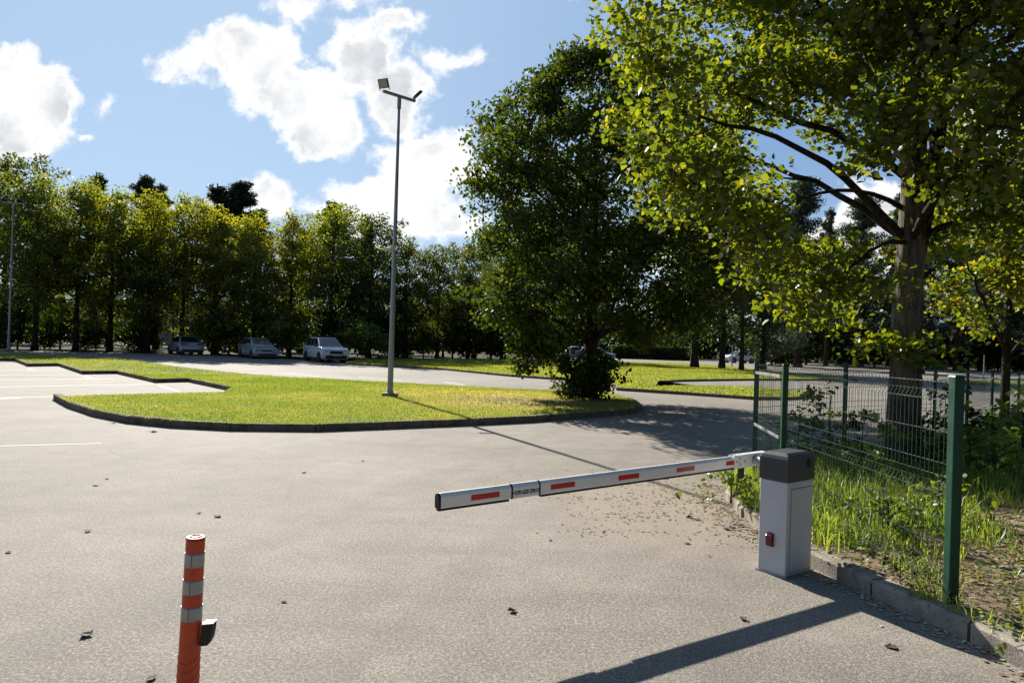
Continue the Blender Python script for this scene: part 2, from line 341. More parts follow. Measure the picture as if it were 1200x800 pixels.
# ------------------------------------------------------------------ world: sky with cumulus
def build_world():
    w = bpy.data.worlds.new('World'); SC.world = w; w.use_nodes = True
    nt = w.node_tree; nt.nodes.clear(); n = N(nt)
    out = n('OutputWorld')
    sky = n('TexSky', sky_type='NISHITA', sun_disc=False, sun_elevation=SUN_EL, sun_rotation=SUN_AZ,
            altitude=50.0, air_density=1.0, dust_density=0.0, ozone_density=1.6)
    d = n('TexCoord').outputs['Generated']
    sp = n('SeparateXYZ', {0: d})
    def m(op, a, b=0.0, c=0.0, clamp=False):
        return n('Math', {0: a, 1: b, 2: c}, operation=op, use_clamp=clamp).outputs[0]
    yy = m('MAXIMUM', sp.outputs[1], 0.05)
    u = m('DIVIDE', sp.outputs[0], yy); v = m('DIVIDE', sp.outputs[2], yy)
    P = n('CombineXYZ', {0: u, 1: v, 2: 0.0}).outputs[0]
    big = n('TexNoise', {'Vector': P, 'Scale': 7.0, 'Detail': 9.0, 'Roughness': 0.58}).outputs
    wv = n('VectorMath', {0: big['Color'], 1: (0.5, 0.5, 0.5)}, operation='SUBTRACT').outputs[0]
    wv = n('VectorMath', {0: wv, 3: 0.085}, operation='SCALE')
    wv.inputs['Scale'].default_value = 0.12
    Q = n('VectorMath', {0: P, 1: wv.outputs[0]}, operation='ADD').outputs[0]
    blobs = [(5,100,62,60),(52,112,44,48),(25,150,62,36),(133,122,17,13),(103,163,11,6),
             (300,62,58,42),(212,78,50,15),(258,70,48,26),(345,98,76,44),(382,150,46,42),(425,66,62,50),(468,108,46,50),(452,24,48,18),(525,60,44,20),
             (500,195,66,44),(468,248,88,46),(556,205,40,26),(418,232,36,18),(520,265,60,26),
             (350,4,44,17),(415,-6,44,12),(322,238,40,30),(250,246,54,20),(365,252,34,18),(660,0,14,9),
             (1040,262,70,56),(985,300,60,50),(812,345,50,46),(1150,150,40,30),(760,300,60,30),(900,-60,90,40),(150,-90,120,40),(1300,120,120,60),(-160,180,120,60)]
    acc = None
    for (bx, by, rx, ry) in blobs:
        a, b = rays(bx, by)
        s = n('VectorMath', {0: Q, 1: (a, -b, 0)}, operation='SUBTRACT').outputs[0]
        s = n('VectorMath', {0: s, 1: (FOC/rx, FOC/ry, 0)}, operation='MULTIPLY').outputs[0]
        l = n('VectorMath', {0: s}, operation='LENGTH').outputs['Value']
        A_ = min(1.0, max(0.30, min(rx, ry)/38.0))
        e = m('MULTIPLY', m('SUBTRACT', 1.0, l), A_)
        acc = e if acc is None else m('SMOOTH_MAX', acc, e, 0.18)
    fine = n('TexNoise', {'Vector': P, 'Scale': 24.0, 'Detail': 10.0, 'Roughness': 0.72}).outputs['Fac']
    bil = n('TexVoronoi', {'Vector': Q, 'Scale': 17.0, 'Smoothness': 0.6, 'Detail': 2.0, 'Roughness': 0.6}, feature='SMOOTH_F1').outputs['Distance']
    dens = m('ADD', acc, m('MULTIPLY', m('SUBTRACT', fine, 0.5), 0.95))
    dens = m('ADD', dens, m('MULTIPLY', m('SUBTRACT', 0.42, bil), 0.42))
    dens = m('ADD', dens, 0.19)
    alpha = n('MapRange', {'Value': dens, 'From Min': -0.10, 'From Max': 0.30, 'To Min': 0.0, 'To Max': 1.0}, interpolation_type='SMOOTHSTEP').outputs[0]
    front = m('GREATER_THAN', sp.outputs[1], 0.08)
    alpha = m('MULTIPLY', alpha, front)
    core_n = n('TexNoise', {'Vector': P, 'Scale': 6.5, 'Detail': 6.0, 'Roughness': 0.6}).outputs['Fac']
    deep = n('MapRange', {'Value': dens, 'From Min': 0.12, 'From Max': 0.5}, interpolation_type='SMOOTHSTEP').outputs[0]
    soft = n('MapRange', {'Value': core_n, 'From Min': 0.40, 'From Max': 0.66}, interpolation_type='SMOOTHSTEP').outputs[0]
    core = m('MULTIPLY', deep, m('ADD', m('MULTIPLY', soft, 0.85), 0.12))
    cc = mix(n, core, (CLOUD, CLOUD, CLOUD*1.0, 1), (CLOUD*0.58, CLOUD*0.605, CLOUD*0.64, 1))
    # clear air: the blue pales towards the sun's side and towards the horizon
    sdir = (math.cos(SUN_EL)*math.sin(SUN_AZ), math.cos(SUN_EL)*math.cos(SUN_AZ), math.sin(SUN_EL))
    dt = n('VectorMath', {0: d, 1: sdir}, operation='DOT_PRODUCT').outputs['Value']
    near = n('MapRange', {'Value': dt, 'From Min': 0.70, 'From Max': 1.0}).outputs[0]
    blue = mix(n, near, (1.0, 1.8, 3.4, 1), (2.9, 3.8, 4.9, 1))
    hz = n('MapRange', {'Value': sp.outputs[2], 'From Min': 0.0, 'From Max': 0.35, 'To Min': 0.55, 'To Max': 0.0}).outputs[0]
    blue = mix(n, hz, blue, (3.2, 4.0, 4.9, 1))
    anti = n('MapRange', {'Value': dt, 'From Min': -0.1, 'From Max': 0.5, 'To Min': 0.12, 'To Max': 1.0}).outputs[0]
    rim = n('MapRange', {'Value': sp.outputs[2], 'From Min': 0.05, 'From Max': 0.5, 'To Min': 0.62, 'To Max': 0.0}).outputs[0]
    anti = m('MAXIMUM', anti, rim)
    skyc = mix(n, 0.82, sky.outputs[0], blue)
    skyc = mix(n, 1.0, skyc, n('CombineXYZ', {0: anti, 1: anti, 2: anti}).outputs[0], 'MULTIPLY')
    fin = mix(n, alpha, skyc, cc)
    bg = n('Background', {'Color': fin, 'Strength': SKY_STRENGTH})
    nt.links.new(bg.outputs[0], out.inputs[0])
    w.cycles.sampling_method = 'MANUAL'; w.cycles.sample_map_resolution = 1024

SKY_STRENGTH = 0.085
CLOUD = 6.6
EXPOSURE = 1.0
build_world()
sun = bpy.data.lights.new('sun', 'SUN'); sun.energy = 5.0; sun.angle = math.radians(0.53); sun.color = (1.0, 0.94, 0.84)
so = bpy.data.objects.new('sun', sun); COL.objects.link(so)
sd = Vector((math.cos(SUN_EL)*math.sin(SUN_AZ), math.cos(SUN_EL)*math.cos(SUN_AZ), math.sin(SUN_EL)))
so.rotation_euler = sd.to_track_quat('Z', 'Y').to_euler(); so.location = sd*60

cam = bpy.data.cameras.new('camera'); cam.sensor_width = 36.0; cam.lens = 36.0*FOC/1200.0; cam.clip_start = 0.05; cam.clip_end = 3000
co = bpy.data.objects.new('camera', cam); COL.objects.link(co); SC.camera = co
pitch = math.atan((HORIZ-400.0)/FOC)
co.matrix_world = Matrix.Translation((0, 0, EYE)) @ Matrix.Rotation(PI/2+pitch, 4, 'X') @ Matrix.Rotation(ROLL, 4, 'Z')
vs = SC.view_settings; vs.view_transform = 'Standard'; vs.look = 'None'; vs.exposure = EXPOSURE; vs.gamma = 1.0; vs.use_curve_mapping = False
cy = SC.cycles
cy.max_bounces = 6; cy.diffuse_bounces = 3; cy.glossy_bounces = 2; cy.transmission_bounces = 3; cy.transparent_max_bounces = 4
cy.use_denoising = True; cy.denoiser = 'OPENIMAGEDENOISE'; cy.denoising_input_passes = 'RGB_ALBEDO_NORMAL'; cy.denoising_prefilter = 'ACCURATE'; cy.caustics_reflective = False; cy.caustics_refractive = False
cy.sample_clamp_indirect = 6.0; cy.use_adaptive_sampling = False

# ------------------------------------------------------------------ ground
def sheet_rect(name, x0, x1, y0, y1, z, mat):
    return sheet(name, [(x0, y0), (x1, y0), (x1, y1), (x0, y1)], z, mat)
sheet_rect('ground', -1500, 1500, -600, 2400, -0.012, M['soil'])
sheet('asphalt', [(-90, -15), (60, -15), (95, 20), (95, 84), (60, 92), (38, 108), (24, 103), (10, 99), (9, 70), (6, 60), (-8, 54), (-9, 48.5), (-16, 50), (-24, 54.5), (-36, 51), (-90, 47)], 0.0, M['asphalt'])

LZ = 0.125
def g2(l, z=0.0): return [gp(x, y, z) for x, y in l]
front = g2([(62,468),(80,478),(110,488),(150,496),(200,501),(270,504.5),(370,505.5),(450,502.5),(560,498),(620,495),(680,490.5),(715,487.5),(738,485),(750,481.5)])
nose = g2([(753,477.5),(744,471),(722,464.5)], 0.06)
back = g2([(700,457.5),(650,457),(600,455.5),(500,450.5),(400,445),(330,441),(270,436.5),(200,428.5),(165,423.5),(140,420),(60,416),(0,414)], LZ) + [(-62, 44)]
tooth = [(-62, 36.2), (-47.5, 36.2)] + g2([(0,423),(17,423),(33,429.5),(69,429),(97,438.5),(137,438),(182,448.5),(220,447.5),(272,458.5)])
inner = g2([(262,459.8),(180,461.5),(110,463.2),(72,464.5)], LZ)
island = front + nose + back + tooth + inner

lawnA_front = g2([(405,426.5),(430,428.5),(520,433.5),(600,441.5),(650,445),(690,448),(722,453.5),(722,457.5),(800,462.5),(885,468.5),(930,468.5),(966,465.3)])
lawnA_rest = g2([(967,463.5),(925,458),(885,453),(820,452),(768,452.3)], 0.1) + g2([(772,448.5),(800,447),(885,445.8),(960,446),(1005,446.2)])
lawnA_back = g2([(1006,444.5),(945,438.5),(890,433),(850,429),(800,425.5),(720,424),(640,422.5),(560,421),(480,420),(425,420)], 0.1)
lawnA = lawnA_front + lawnA_rest + lawnA_back
stripC = g2([(1115,449.5),(1160,452),(1215,455),(1300,460),(1300,455),(1215,451),(1160,448.5),(1115,447)])

vk = [(3.05, -2.0), (2.98, 2.2), (2.90, 3.5), (2.80, 4.1), (2.58, 4.8), (2.42, 5.46), (2.39, 6.2), (2.40, 6.95), (2.50, 7.8), (2.78, 8.55)]
vfence = [(4.95, 10.55), (7.0, 11.95), (12.4, 17.2), (17.0, 21.5), (23, 27), (60, 30), (60, -2.0)]
verge = vk + vfence
VZ = 0.10
for nm, poly, z, mt in (('lawn', island, LZ, M['lawnsoil']), ('lawn', lawnA, 0.10, M['lawnsoil']), ('lawn', stripC, 0.05, M['lawnsoil']), ('verge', verge, VZ, M['verge'])):
    sheet(nm, poly, z, mt)

def kerb(name, line, h, w, mat, closed=False, seed=1, seg=1.0, lift=0.012, jit=0.008):
    """separate kerb stones laid along a line whose inner side is to its left"""
    rnd = random.Random(seed); mb = MB()
    pts = [Vector((x, y, 0)) for x, y in line]
    # resample
    out = [pts[0]]; acc = 0
    for a, b in zip(pts[:-1], pts[1:]):
        L = (b-a).length; k = max(1, round(L/seg))
        for i in range(1, k+1): out.append(a.lerp(b, i/k))
    for a, b in zip(out[:-1], out[1:]):
        d = (b-a); L = d.length
        if L < 0.03: continue
        d.normalize(); nn = Vector((-d.y, d.x, 0))
        g = 0.011
        p0 = a+d*g; p1 = b-d*g
        hh = h + lift + rnd.uniform(-jit, jit); o = rnd.uniform(-jit, jit)
        ch = 0.022
        prof = [(o, -0.03), (o, hh-ch), (o+ch, hh), (o+w, hh), (o+w, -0.03)]
        mb.prism(prof, [(p0, nn, Vector((0,0,1))), (p0.lerp(p1, 0.5)+Vector((0,0,rnd.uniform(-.003,.003))), nn, Vector((0,0,1))), (p1, nn, Vector((0,0,1)))])
    o = mb.build(name, mat); o['kind'] = 'structure'; return o
kerb('kerb', front + nose[:1] + nose[1:], LZ, 0.15, M['kerb'], seed=2)
kerb('kerb', tooth, LZ, 0.15, M['kerb'], seed=3)
kerb('kerb', lawnA_front, 0.10, 0.14, M['kerb'], seed=4, seg=2)
kerb('kerb', lawnA_rest[4:], 0.10, 0.14, M['kerb'], seed=5, seg=2)
kerb('kerb', list(reversed(vk)), VZ, -0.0+0.14, M['kerb_pale'], seed=6, seg=0.9, jit=0.012) if False else None
def kerb_right():
    # inner side on the right when walking away from the camera: mirror by walking back
    line = list(reversed(vk))
    return kerb('kerb', line, 0.105, 0.13, M['kerb_pale'], seed=6, seg=0.8, jit=0.014)
kerb_right()

# painted bay lines
def line_strip(mb, a, b, w=0.1, z=0.004):
    a, b = Vector((a[0], a[1], z)), Vector((b[0], b[1], z)); d = (b-a).normalized(); s = Vector((-d.y, d.x, 0))*w/2
    mb.add([a-s, b-s, b+s, a+s], [(0, 1, 2, 3)])
mb = MB()
for p, q, w in [((-330,474),(246,460.3),.12), ((-300,459),(180,450.2),.12), ((-300,448),(134,443.8),.12), ((-250,440.5),(96,439.2),.12), ((-200,434),(66,434),.12),
                ((186,451.5),(209,458.5),.12), ((99,441),(111,444.5),.12), ((33,431.5),(38,433.6),.12),
                ((-40,468),(24,466.5),.2), ((-30,523.5),(120,519.5),.05),
                ((330,437),(375,441),.1),((420,441.5),(470,446),.1),((520,447.5),(545,451),.1)]:
    line_strip(mb, gp(*p), gp(*q), w)
mk = mb.build('road_markings', M['line']); mk['kind'] = 'structure'

# ------------------------------------------------------------------ scatter: blades and litter
rng = np.random.default_rng(7)
def blades(P, z0, hmin, hmax, w, lean, seed, curl=True, var_fn=None, patch=None):
    r = np.random.default_rng(seed); n = len(P)
    h = r.uniform(hmin, hmax, n); ang = r.uniform(0, 2*PI, n); la = r.uniform(0, 2*PI, n); ln = np.abs(r.normal(0, lean, n))*h
    wx, wy = np.cos(ang)*w/2, np.sin(ang)*w/2
    base = np.stack([P[:, 0], P[:, 1], np.full(n, z0)], 1)
    lx, ly = np.cos(la)*ln, np.sin(la)*ln
    W = np.stack([wx, wy, np.zeros(n)], 1)
    midp = base + np.stack([lx*0.3, ly*0.3, h*0.6], 1)
    tip = base + np.stack([lx, ly, h*np.clip(1-0.25*(ln/h)**2, 0.3, 1)], 1)
    V = np.stack([base-W, base+W, midp+W*0.8, midp-W*0.8, tip], 1).reshape(-1, 3)
    i = np.arange(n)*5
    F = np.concatenate([np.stack([i, i+1, i+2], 1), np.stack([i, i+2, i+3], 1), np.stack([i+3, i+2, i+4], 1)])
    v = r.random(n)*0.8 if patch is None else np.clip(r.random(n)*0.55 + patch, 0, 1)
    return V, F, np.repeat(v, 5)
def vnoise(P, s, seed):
    """cheap smooth value noise"""
    r = np.random.default_rng(seed); T = r.random((64, 64))
    q = P[:, :2]*s; i = np.floor(q).astype(int); f = q-i; f = f*f*(3-2*f)
    def t(a, b): return T[(i[:, 0]+a) % 64, (i[:, 1]+b) % 64]
    return (t(0,0)*(1-f[:,0])+t(1,0)*f[:,0])*(1-f[:,1]) + (t(0,1)*(1-f[:,0])+t(1,1)*f[:,0])*f[:,1]
def scatter(poly, n, seed, box=None, dens=None):
    r = np.random.default_rng(seed); a = np.array(poly)
    x0, y0 = a.min(0); x1, y1 = a.max(0)
    if box: x0, x1, y0, y1 = box
    P = np.stack([r.uniform(x0, x1, n), r.uniform(y0, y1, n)], 1)
    k = inside(poly, P)
    if dens is not None: k &= r.random(n) < dens(P)
    return P[k]
def stuff(name, me, label=None):
    o = link(name, me); o['kind'] = 'stuff'; return o

dry_c = gp(600, 470, LZ)
def dryness(P):
    d = np.exp(-(((P[:,0]-dry_c[0])/2.6)**2 + ((P[:,1]-dry_c[1]-0.3)/2.6)**2))
    return 0.04 + 0.42*(vnoise(P, 0.7, 3)) + 0.25*(vnoise(P, 3.1, 4)-0.4) + 0.75*d
P = scatter(island, 420000, 1, box=(-15, 4, 12, 26), dens=lambda p: np.clip((0.35+1.1*vnoise(p, 2.3, 8))*(1-0.9*np.exp(-(((p[:,0]-dry_c[0])/2.2)**2+((p[:,1]-dry_c[1])/2.2)**2))), 0, 1))
V1, F1, v1 = blades(P, LZ, 0.02, 0.055, 0.010, 0.8, 2, patch=dryness(P))
Pb = scatter(island, 330000, 5, box=(-62, 0, 20, 48), dens=lambda p: np.clip(0.3+1.0*vnoise(p, 1.3, 8), 0, 1))
V2, F2, v2 = blades(Pb, LZ, 0.025, 0.07, 0.022, 0.8, 6, patch=dryness(Pb))
stuff('lawn_grass', fast_mesh('lawn_grass', np.concatenate([V1, V2]), np.concatenate([F1, F2+len(V1)]), M['grass'], np.concatenate([v1, v2])))
Pc = scatter(lawnA, 420000, 9, dens=lambda p: np.clip(0.35+1.0*vnoise(p, 0.8, 8), 0, 1))
V1, F1, v1 = blades(Pc, 0.10, 0.03, 0.085, 0.032, 0.8, 10, patch=0.1+0.3*vnoise(Pc, 0.5, 2))
Pd = scatter(stripC, 40000, 11)
V2, F2, v2 = blades(Pd, 0.05, 0.06, 0.16, 0.06, 0.6, 12, patch=0.1+0.3*vnoise(Pd, 0.5, 2))
stuff('lawn_grass', fast_mesh('lawn_grass', np.concatenate([V1, V2]), np.concatenate([F1, F2+len(V1)]), M['grass'], np.concatenate([v1, v2])))

# verge: rough tall grass inside the fence, litter near the kerb
def tall_density(P):
    x, y = P[:, 0], P[:, 1]
    band = np.clip((y-5.35-0.28*(x-2.6))/0.9, 0, 1)
    right = np.clip((y-7.3)/1.4, 0, 1)
    d = np.where(x < 3.6, band, np.where(x < 4.6, np.minimum(1, band*0.7+right*0.3), right))
    return np.clip(d*(0.25+1.1*vnoise(P, 1.7, 21)), 0, 1)
P = scatter(verge, 420000, 13, box=(2.4, 24, 4.5, 24), dens=lambda p: tall_density(p)*np.where(p[:,1] > 12, 0.6, 1))
hs = 0.6+0.8*vnoise(P, 0.8, 5)
V1, F1, v1 = blades(P, VZ, 0.07, 0.33, 0.010, 0.75, 14, patch=0.05+0.35*vnoise(P, 1.1, 6))
P2 = scatter(verge, 130000, 15, box=(2.45, 8, 2.5, 8.5), dens=lambda p: np.clip(vnoise(p, 3.3, 23)*1.9-0.85, 0, 1)*0.6)
V2, F2, v2 = blades(P2, VZ, 0.04, 0.17, 0.007, 0.8, 16, patch=0.25+0.35*vnoise(P2, 2, 6))
stuff('tall_grass', fast_mesh('tall_grass', np.concatenate([V1, V2]), np.concatenate([F1, F2+len(V1)]), M['tallgrass'], np.concatenate([v1, v2])))

# leaf shapes: outlines in the leaf plane, stalk at the origin
MAPLE = np.array([(0,0),(0.30,0.0),(0.34,0.17),(0.50,0.36),(0.36,0.50),(0.24,0.72),(0,1.0),(-0.24,0.72),(-0.36,0.50),(-0.50,0.36),(-0.34,0.17),(-0.30,0.0)])
OVAL = np.array([(0,0),(0.26,0.22),(0.30,0.5),(0.17,0.8),(0,1.0),(-0.17,0.8),(-0.30,0.5),(-0.26,0.22)])
RHOMB = np.array([(0,0),(0.36,0.42),(0.05,1.0),(-0.38,0.55)])
NEEDLE = np.array([(0,0),(0.11,0.5),(0,1.0),(-0.11,0.45)])
def leaves(C, size, shape, seed, up=0.5, varbias=None, bend=0.22):
    """C (n,3) leaf bases -> V,F,var ; up: how strongly leaves face upward"""
    r = np.random.default_rng(seed); n = len(C); k = len(shape)
    nz = r.normal(0, 1, (n, 3)); nz /= np.linalg.norm(nz, axis=1)[:, None]
    nz[:, 2] += up*2; nz /= np.linalg.norm(nz, axis=1)[:, None]
    t = r.normal(0, 1, (n, 3)); t[:, 2] -= 0.5
    t -= (t*nz).sum(1)[:, None]*nz; t /= np.linalg.norm(t, axis=1)[:, None]
    s = np.cross(nz, t)
    sz = size*r.uniform(0.65, 1.25, n)
    droop = -bend*(shape[:, 1]**2)
    V = C[:, None, :] + sz[:, None, None]*(shape[None, :, 0, None]*s[:, None, :] + (shape[None, :, 1, None]-0.4)*t[:, None, :] + (droop[None, :, None])*nz[:, None, :])
    F = np.arange(n*k).reshape(n, k)
    v = r.random(n)
    if varbias is not None: v = np.clip(v*0.75+varbias, 0, 1)
    return V.reshape(-1, 3), F, np.repeat(v, k)

def litter_mesh(name, P, z, size, seed, shape=OVAL, lup=1.9, mat='litter'):
    r = np.random.default_rng(seed)
    C = np.stack([P[:, 0], P[:, 1], z + r.uniform(0.003, 0.010, len(P))], 1)
    V, F, v = leaves(C, size, shape, seed, up=lup, bend=0.1)
    V[:, 2] = np.maximum(V[:, 2], z+0.002)
    return fast_mesh(name, V, F, M[mat], v)
P = scatter(verge, 60000, 31, box=(2.45, 11, 1.5, 10), dens=lambda p: np.clip(0.15+1.2*vnoise(p, 2.2, 33)-0.35*np.clip((p[:,1]-7)/2, 0, 1), 0, 1))
stuff('leaf_litter', litter_mesh('leaf_litter', P, VZ+0.002, 0.043, 32))
P = scatter(verge, 60000, 35, box=(2.45, 9, 2.5, 9.5), dens=lambda p: np.clip(vnoise(p, 2.7, 36)*2.2-1.0, 0, 1)*0.6)
V, F, v = leaves(np.stack([P[:, 0], P[:, 1], VZ + 0.015 + 0.07*np.random.default_rng(37).random(len(P))], 1), 0.04, OVAL, 38, up=1.0)
stuff('ground_cover', fast_mesh('ground_cover', V, F, M['tallgrass'], v*0.8))
# litter blown along the kerb foot, on the asphalt
r = np.random.default_rng(41); L = []
kp = [Vector((x, y, 0)) for x, y in vk[2:]]
for a, b in zip(kp[:-1], kp[1:]):
    n_ = int((b-a).length*150*(1.6 if a.y > 5.4 else 0.5))
    t = r.random(n_); off = np.abs(r.normal(0, 0.10 if a.y < 5.6 else 0.2, n_))
    d = (b-a).normalized(); nn = (-d.y, d.x)
    L.append(np.stack([a.x+(b.x-a.x)*t + nn[0]*off, a.y+(b.y-a.y)*t + nn[1]*off], 1))
for cx, cyy, sx, sy, k in [(1.6,8.7,.35,.3,130),(2.1,8.2,.25,.5,180),(1.2,7.6,.35,.14,70),(1.15,6.9,.3,.12,70),(1.75,7.3,.4,.3,90),(0.9,8.5,.5,.5,60),(2.2,9.6,.6,.5,80),(1.9,6.4,.3,.5,60),(0.9,6.3,.3,.1,45)]:
    L.append(np.stack([r.normal(cx, sx, k), r.normal(cyy, sy, k)], 1))
L = np.concatenate(L); L = L[~inside(verge, L)]
stuff('leaf_litter', litter_mesh('leaf_litter', L, 0.002, 0.036, 42, lup=6.0, mat='litter_pale'))
# pale dry bits and brown litter in the bare patch of the island lawn
P = np.stack([r.normal(dry_c[0]+0.3, 2.0, 2600), r.normal(dry_c[1]+0.2, 1.5, 2600)], 1); P = P[inside(island, P)]
stuff('leaf_litter', litter_mesh('leaf_litter', P, LZ+0.004, 0.06, 43))

# ------------------------------------------------------------------ trees
def bez(a, b, c, n):
    return [a*(1-t)**2 + b*2*t*(1-t) + c*t*t for t in np.linspace(0, 1, n)]
def make_tree(key, H, r0, clumps, clump_r, per, leaf, shape, leafm, barkm, seed, lean=(0, 0), top=0.88, up=0.5, prim=0.22,
              flatten=0.65, tw_r=0.012, sides=10, gnarl=0.02, attach=0.5, extra_trunks=(), bias=None, limbm=None, fork=None):
    """trunk mesh and crown mesh; clumps (n,3) are the leafy twig ends in tree space"""
    rnd = random.Random(seed); r = np.random.default_rng(seed)
    mb = MB()
    nseg = 40 if limbm else 16
    tp, tr = [], []
    for i in range(nseg+1):
        t = i/nseg; z = t*H*top
        tp.append(Vector((lean[0]*t + rnd.gauss(0, gnarl*H*0.12*16/nseg)*min(1, t*3), lean[1]*t + rnd.gauss(0, gnarl*H*0.12*16/nseg)*min(1, t*3), z)))
        flare = 1 + 0.35*math.exp(-z/(r0*1.6))
        tr.append(max(min(0.02, r0*.5), r0*flare*(1-t)**0.8) + min(0.015, r0*.2))
    # refine the lower trunk so that bark ridges can be modelled
    mb.tube(tp, tr, sides); n_trunk = len(mb.f)
    def trunk_at(z):
        t = min(max(z/(H*top), 0), 1)*nseg; i = min(int(t), nseg-1); f = t-i
        return tp[i].lerp(tp[i+1], f), tr[i]*(1-f)+tr[i+1]*f
    n = len(clumps); idx = np.argsort(-clumps[:, 2] + r.normal(0, H*0.3, n))
    hdist = np.hypot(clumps[:, 0], clumps[:, 1])
    k = max(4, int(n*prim)); k = min(k, n)
    # main limbs: spread over the crown, each to a distant twig end
    cand = np.argsort(-(hdist + r.normal(0, .5, n)))[:max(k, int(n*0.6))]
    prims = [cand[0]]
    dmin = np.linalg.norm(clumps[cand]-clumps[cand[0]], axis=1)
    while len(prims) < k:
        q = int(np.argmax(dmin)); prims.append(cand[q]); dmin = np.minimum(dmin, np.linalg.norm(clumps[cand]-clumps[cand[q]], axis=1))
    AP, AR = [], []
    for i in range(nseg+1):
        if tp[i].z > (fork or H*0.25): AP.append(tuple(tp[i])); AR.append(tr[i])
    for j in prims:
        c = Vector(clumps[j]); hd = math.hypot(c.x-lean[0]*0.5, c.y-lean[1]*0.5)
        za = max(H*0.16 if not fork else fork, min(c.z - hd*attach*rnd.uniform(0.7, 1.3), H*top*0.93))
        a, ra = trunk_at(za)
        mid = a.lerp(c, 0.45) + Vector((rnd.gauss(0, .08)*hd, rnd.gauss(0, .08)*hd, (0.16 + rnd.uniform(-.05, .12))*hd))
        pts = bez(a, mid, c, 11)
        pts = [p + Vector((rnd.gauss(0, .03), rnd.gauss(0, .03), rnd.gauss(0, .03)))*hd*0.22*(0 < i < 10) for i, p in enumerate(pts)]
        rb = min(ra*0.45, 0.010+0.0105*hd)
        rad_ = [rb*(1-i/11)+tw_r for i in range(11)]
        mb.tube(pts, rad_, 7, cap=False)
        for i in range(2, 11): AP.append(tuple(pts[i])); AR.append(rad_[i])
    pset = set(int(q) for q in prims)
    rest = [int(j) for j in np.argsort(hdist + 0.25*clumps[:, 2]) if int(j) not in pset]
    for j in rest:
        c = clumps[j]; A = np.array(AP); dd = np.linalg.norm(A-c, axis=1) + 0.8*np.maximum(0, A[:, 2]-c[2]-.1); q = int(np.argmin(dd))
        a, ra = Vector(AP[q]), AR[q]; c = Vector(c); L = (c-a).length
        if L < 0.05: continue
        mid = a.lerp(c, 0.5) + Vector((rnd.gauss(0, .12)*L, rnd.gauss(0, .12)*L, rnd.uniform(.02, .2)*L))
        pts = bez(a, mid, c, 6); rb = min(ra*0.6, 0.012+0.012*L)
        rad_ = [max(rb*(1-i/6), tw_r*0.45) for i in range(6)]
        mb.tube(pts, rad_, 5, cap=False)
        for i in range(2, 6): AP.append(tuple(pts[i])); AR.append(rad_[i])
    trunk = mb.mesh(key+'_trunk', barkm, smooth=True)
    if limbm:
        for i_ in range((nseg+1)*sides):
            v_ = trunk.vertices[i_]; c_ = tp[i_//sides]; k_ = i_ % sides
            f_ = 1 + 0.07*math.sin(5*2*PI*k_/sides + 0.9*c_.z) + 0.05*math.sin(3*2*PI*k_/sides - 1.7*c_.z) + rnd.gauss(0, .025)
            v_.co = c_ + (v_.co - c_)*f_
        trunk.materials.append(limbm)
        trunk.polygons.foreach_set('material_index', [0 if i < n_trunk else 1 for i in range(len(trunk.polygons))])
    # leaves
    C = []
    cnt = r.poisson(per, n)
    for j in range(n):
        m_ = cnt[j]
        if not m_: continue
        g = r.normal(0, 1, (m_, 3)); g /= np.maximum(np.linalg.norm(g, axis=1), 1e-6)[:, None]
        g *= (r.random(m_)**0.5)[:, None]*clump_r*r.uniform(0.7, 1.3)
        g[:, 2] *= flatten
        C.append(clumps[j]+g)
    C = np.concatenate(C)
    b = None
    if bias is not None: b = bias(C)
    V, F, v = leaves(C, leaf, shape, seed+1, up=up, varbias=b)
    crown = fast_mesh(key+'_crown', V, F, leafm, v)
    return trunk, crown
def ellipsoid_clumps(n, c, rad, seed, shell=0.45, bumps=0.3, cut=None):
    r = np.random.default_rng(seed); out = []
    ph = r.uniform(0, 2*PI, 12); kk = r.integers(2, 6, 12)
    while len(out) < n:
        d = r.normal(0, 1, 3); d /= np.linalg.norm(d)
        az = math.atan2(d[1], d[0]); el = math.asin(d[2])
        s = 1 + bumps*0.5*(math.sin(kk[0]*az+ph[0]+2*el) + math.sin(kk[1]*az-ph[1]-3*el)*0.7 + math.sin(kk[2]*el*2+ph[2])*0.5)
        q = (shell + (1-shell)*r.random()) if r.random() < 0.75 else r.random()**0.6
        p = np.array(c) + d*np.array(rad)*s*q
        if cut is not None and not cut(p): continue
        out.append(p)
    return np.array(out)

PROTO = {}
def tree_kind(key, *a, **k):
    PROTO[key] = make_tree(key, *a, **k); return PROTO[key]
def plant(name, key, loc, label, cat, group=None, rz=0.0, s=1.0, sz=None):
    o = empty(name, loc, rz, label, cat, group); o.scale = (s, s, sz or s)
    t, c = PROTO[key]
    link('trunk', t, o); link('crown', c, o)
    return o

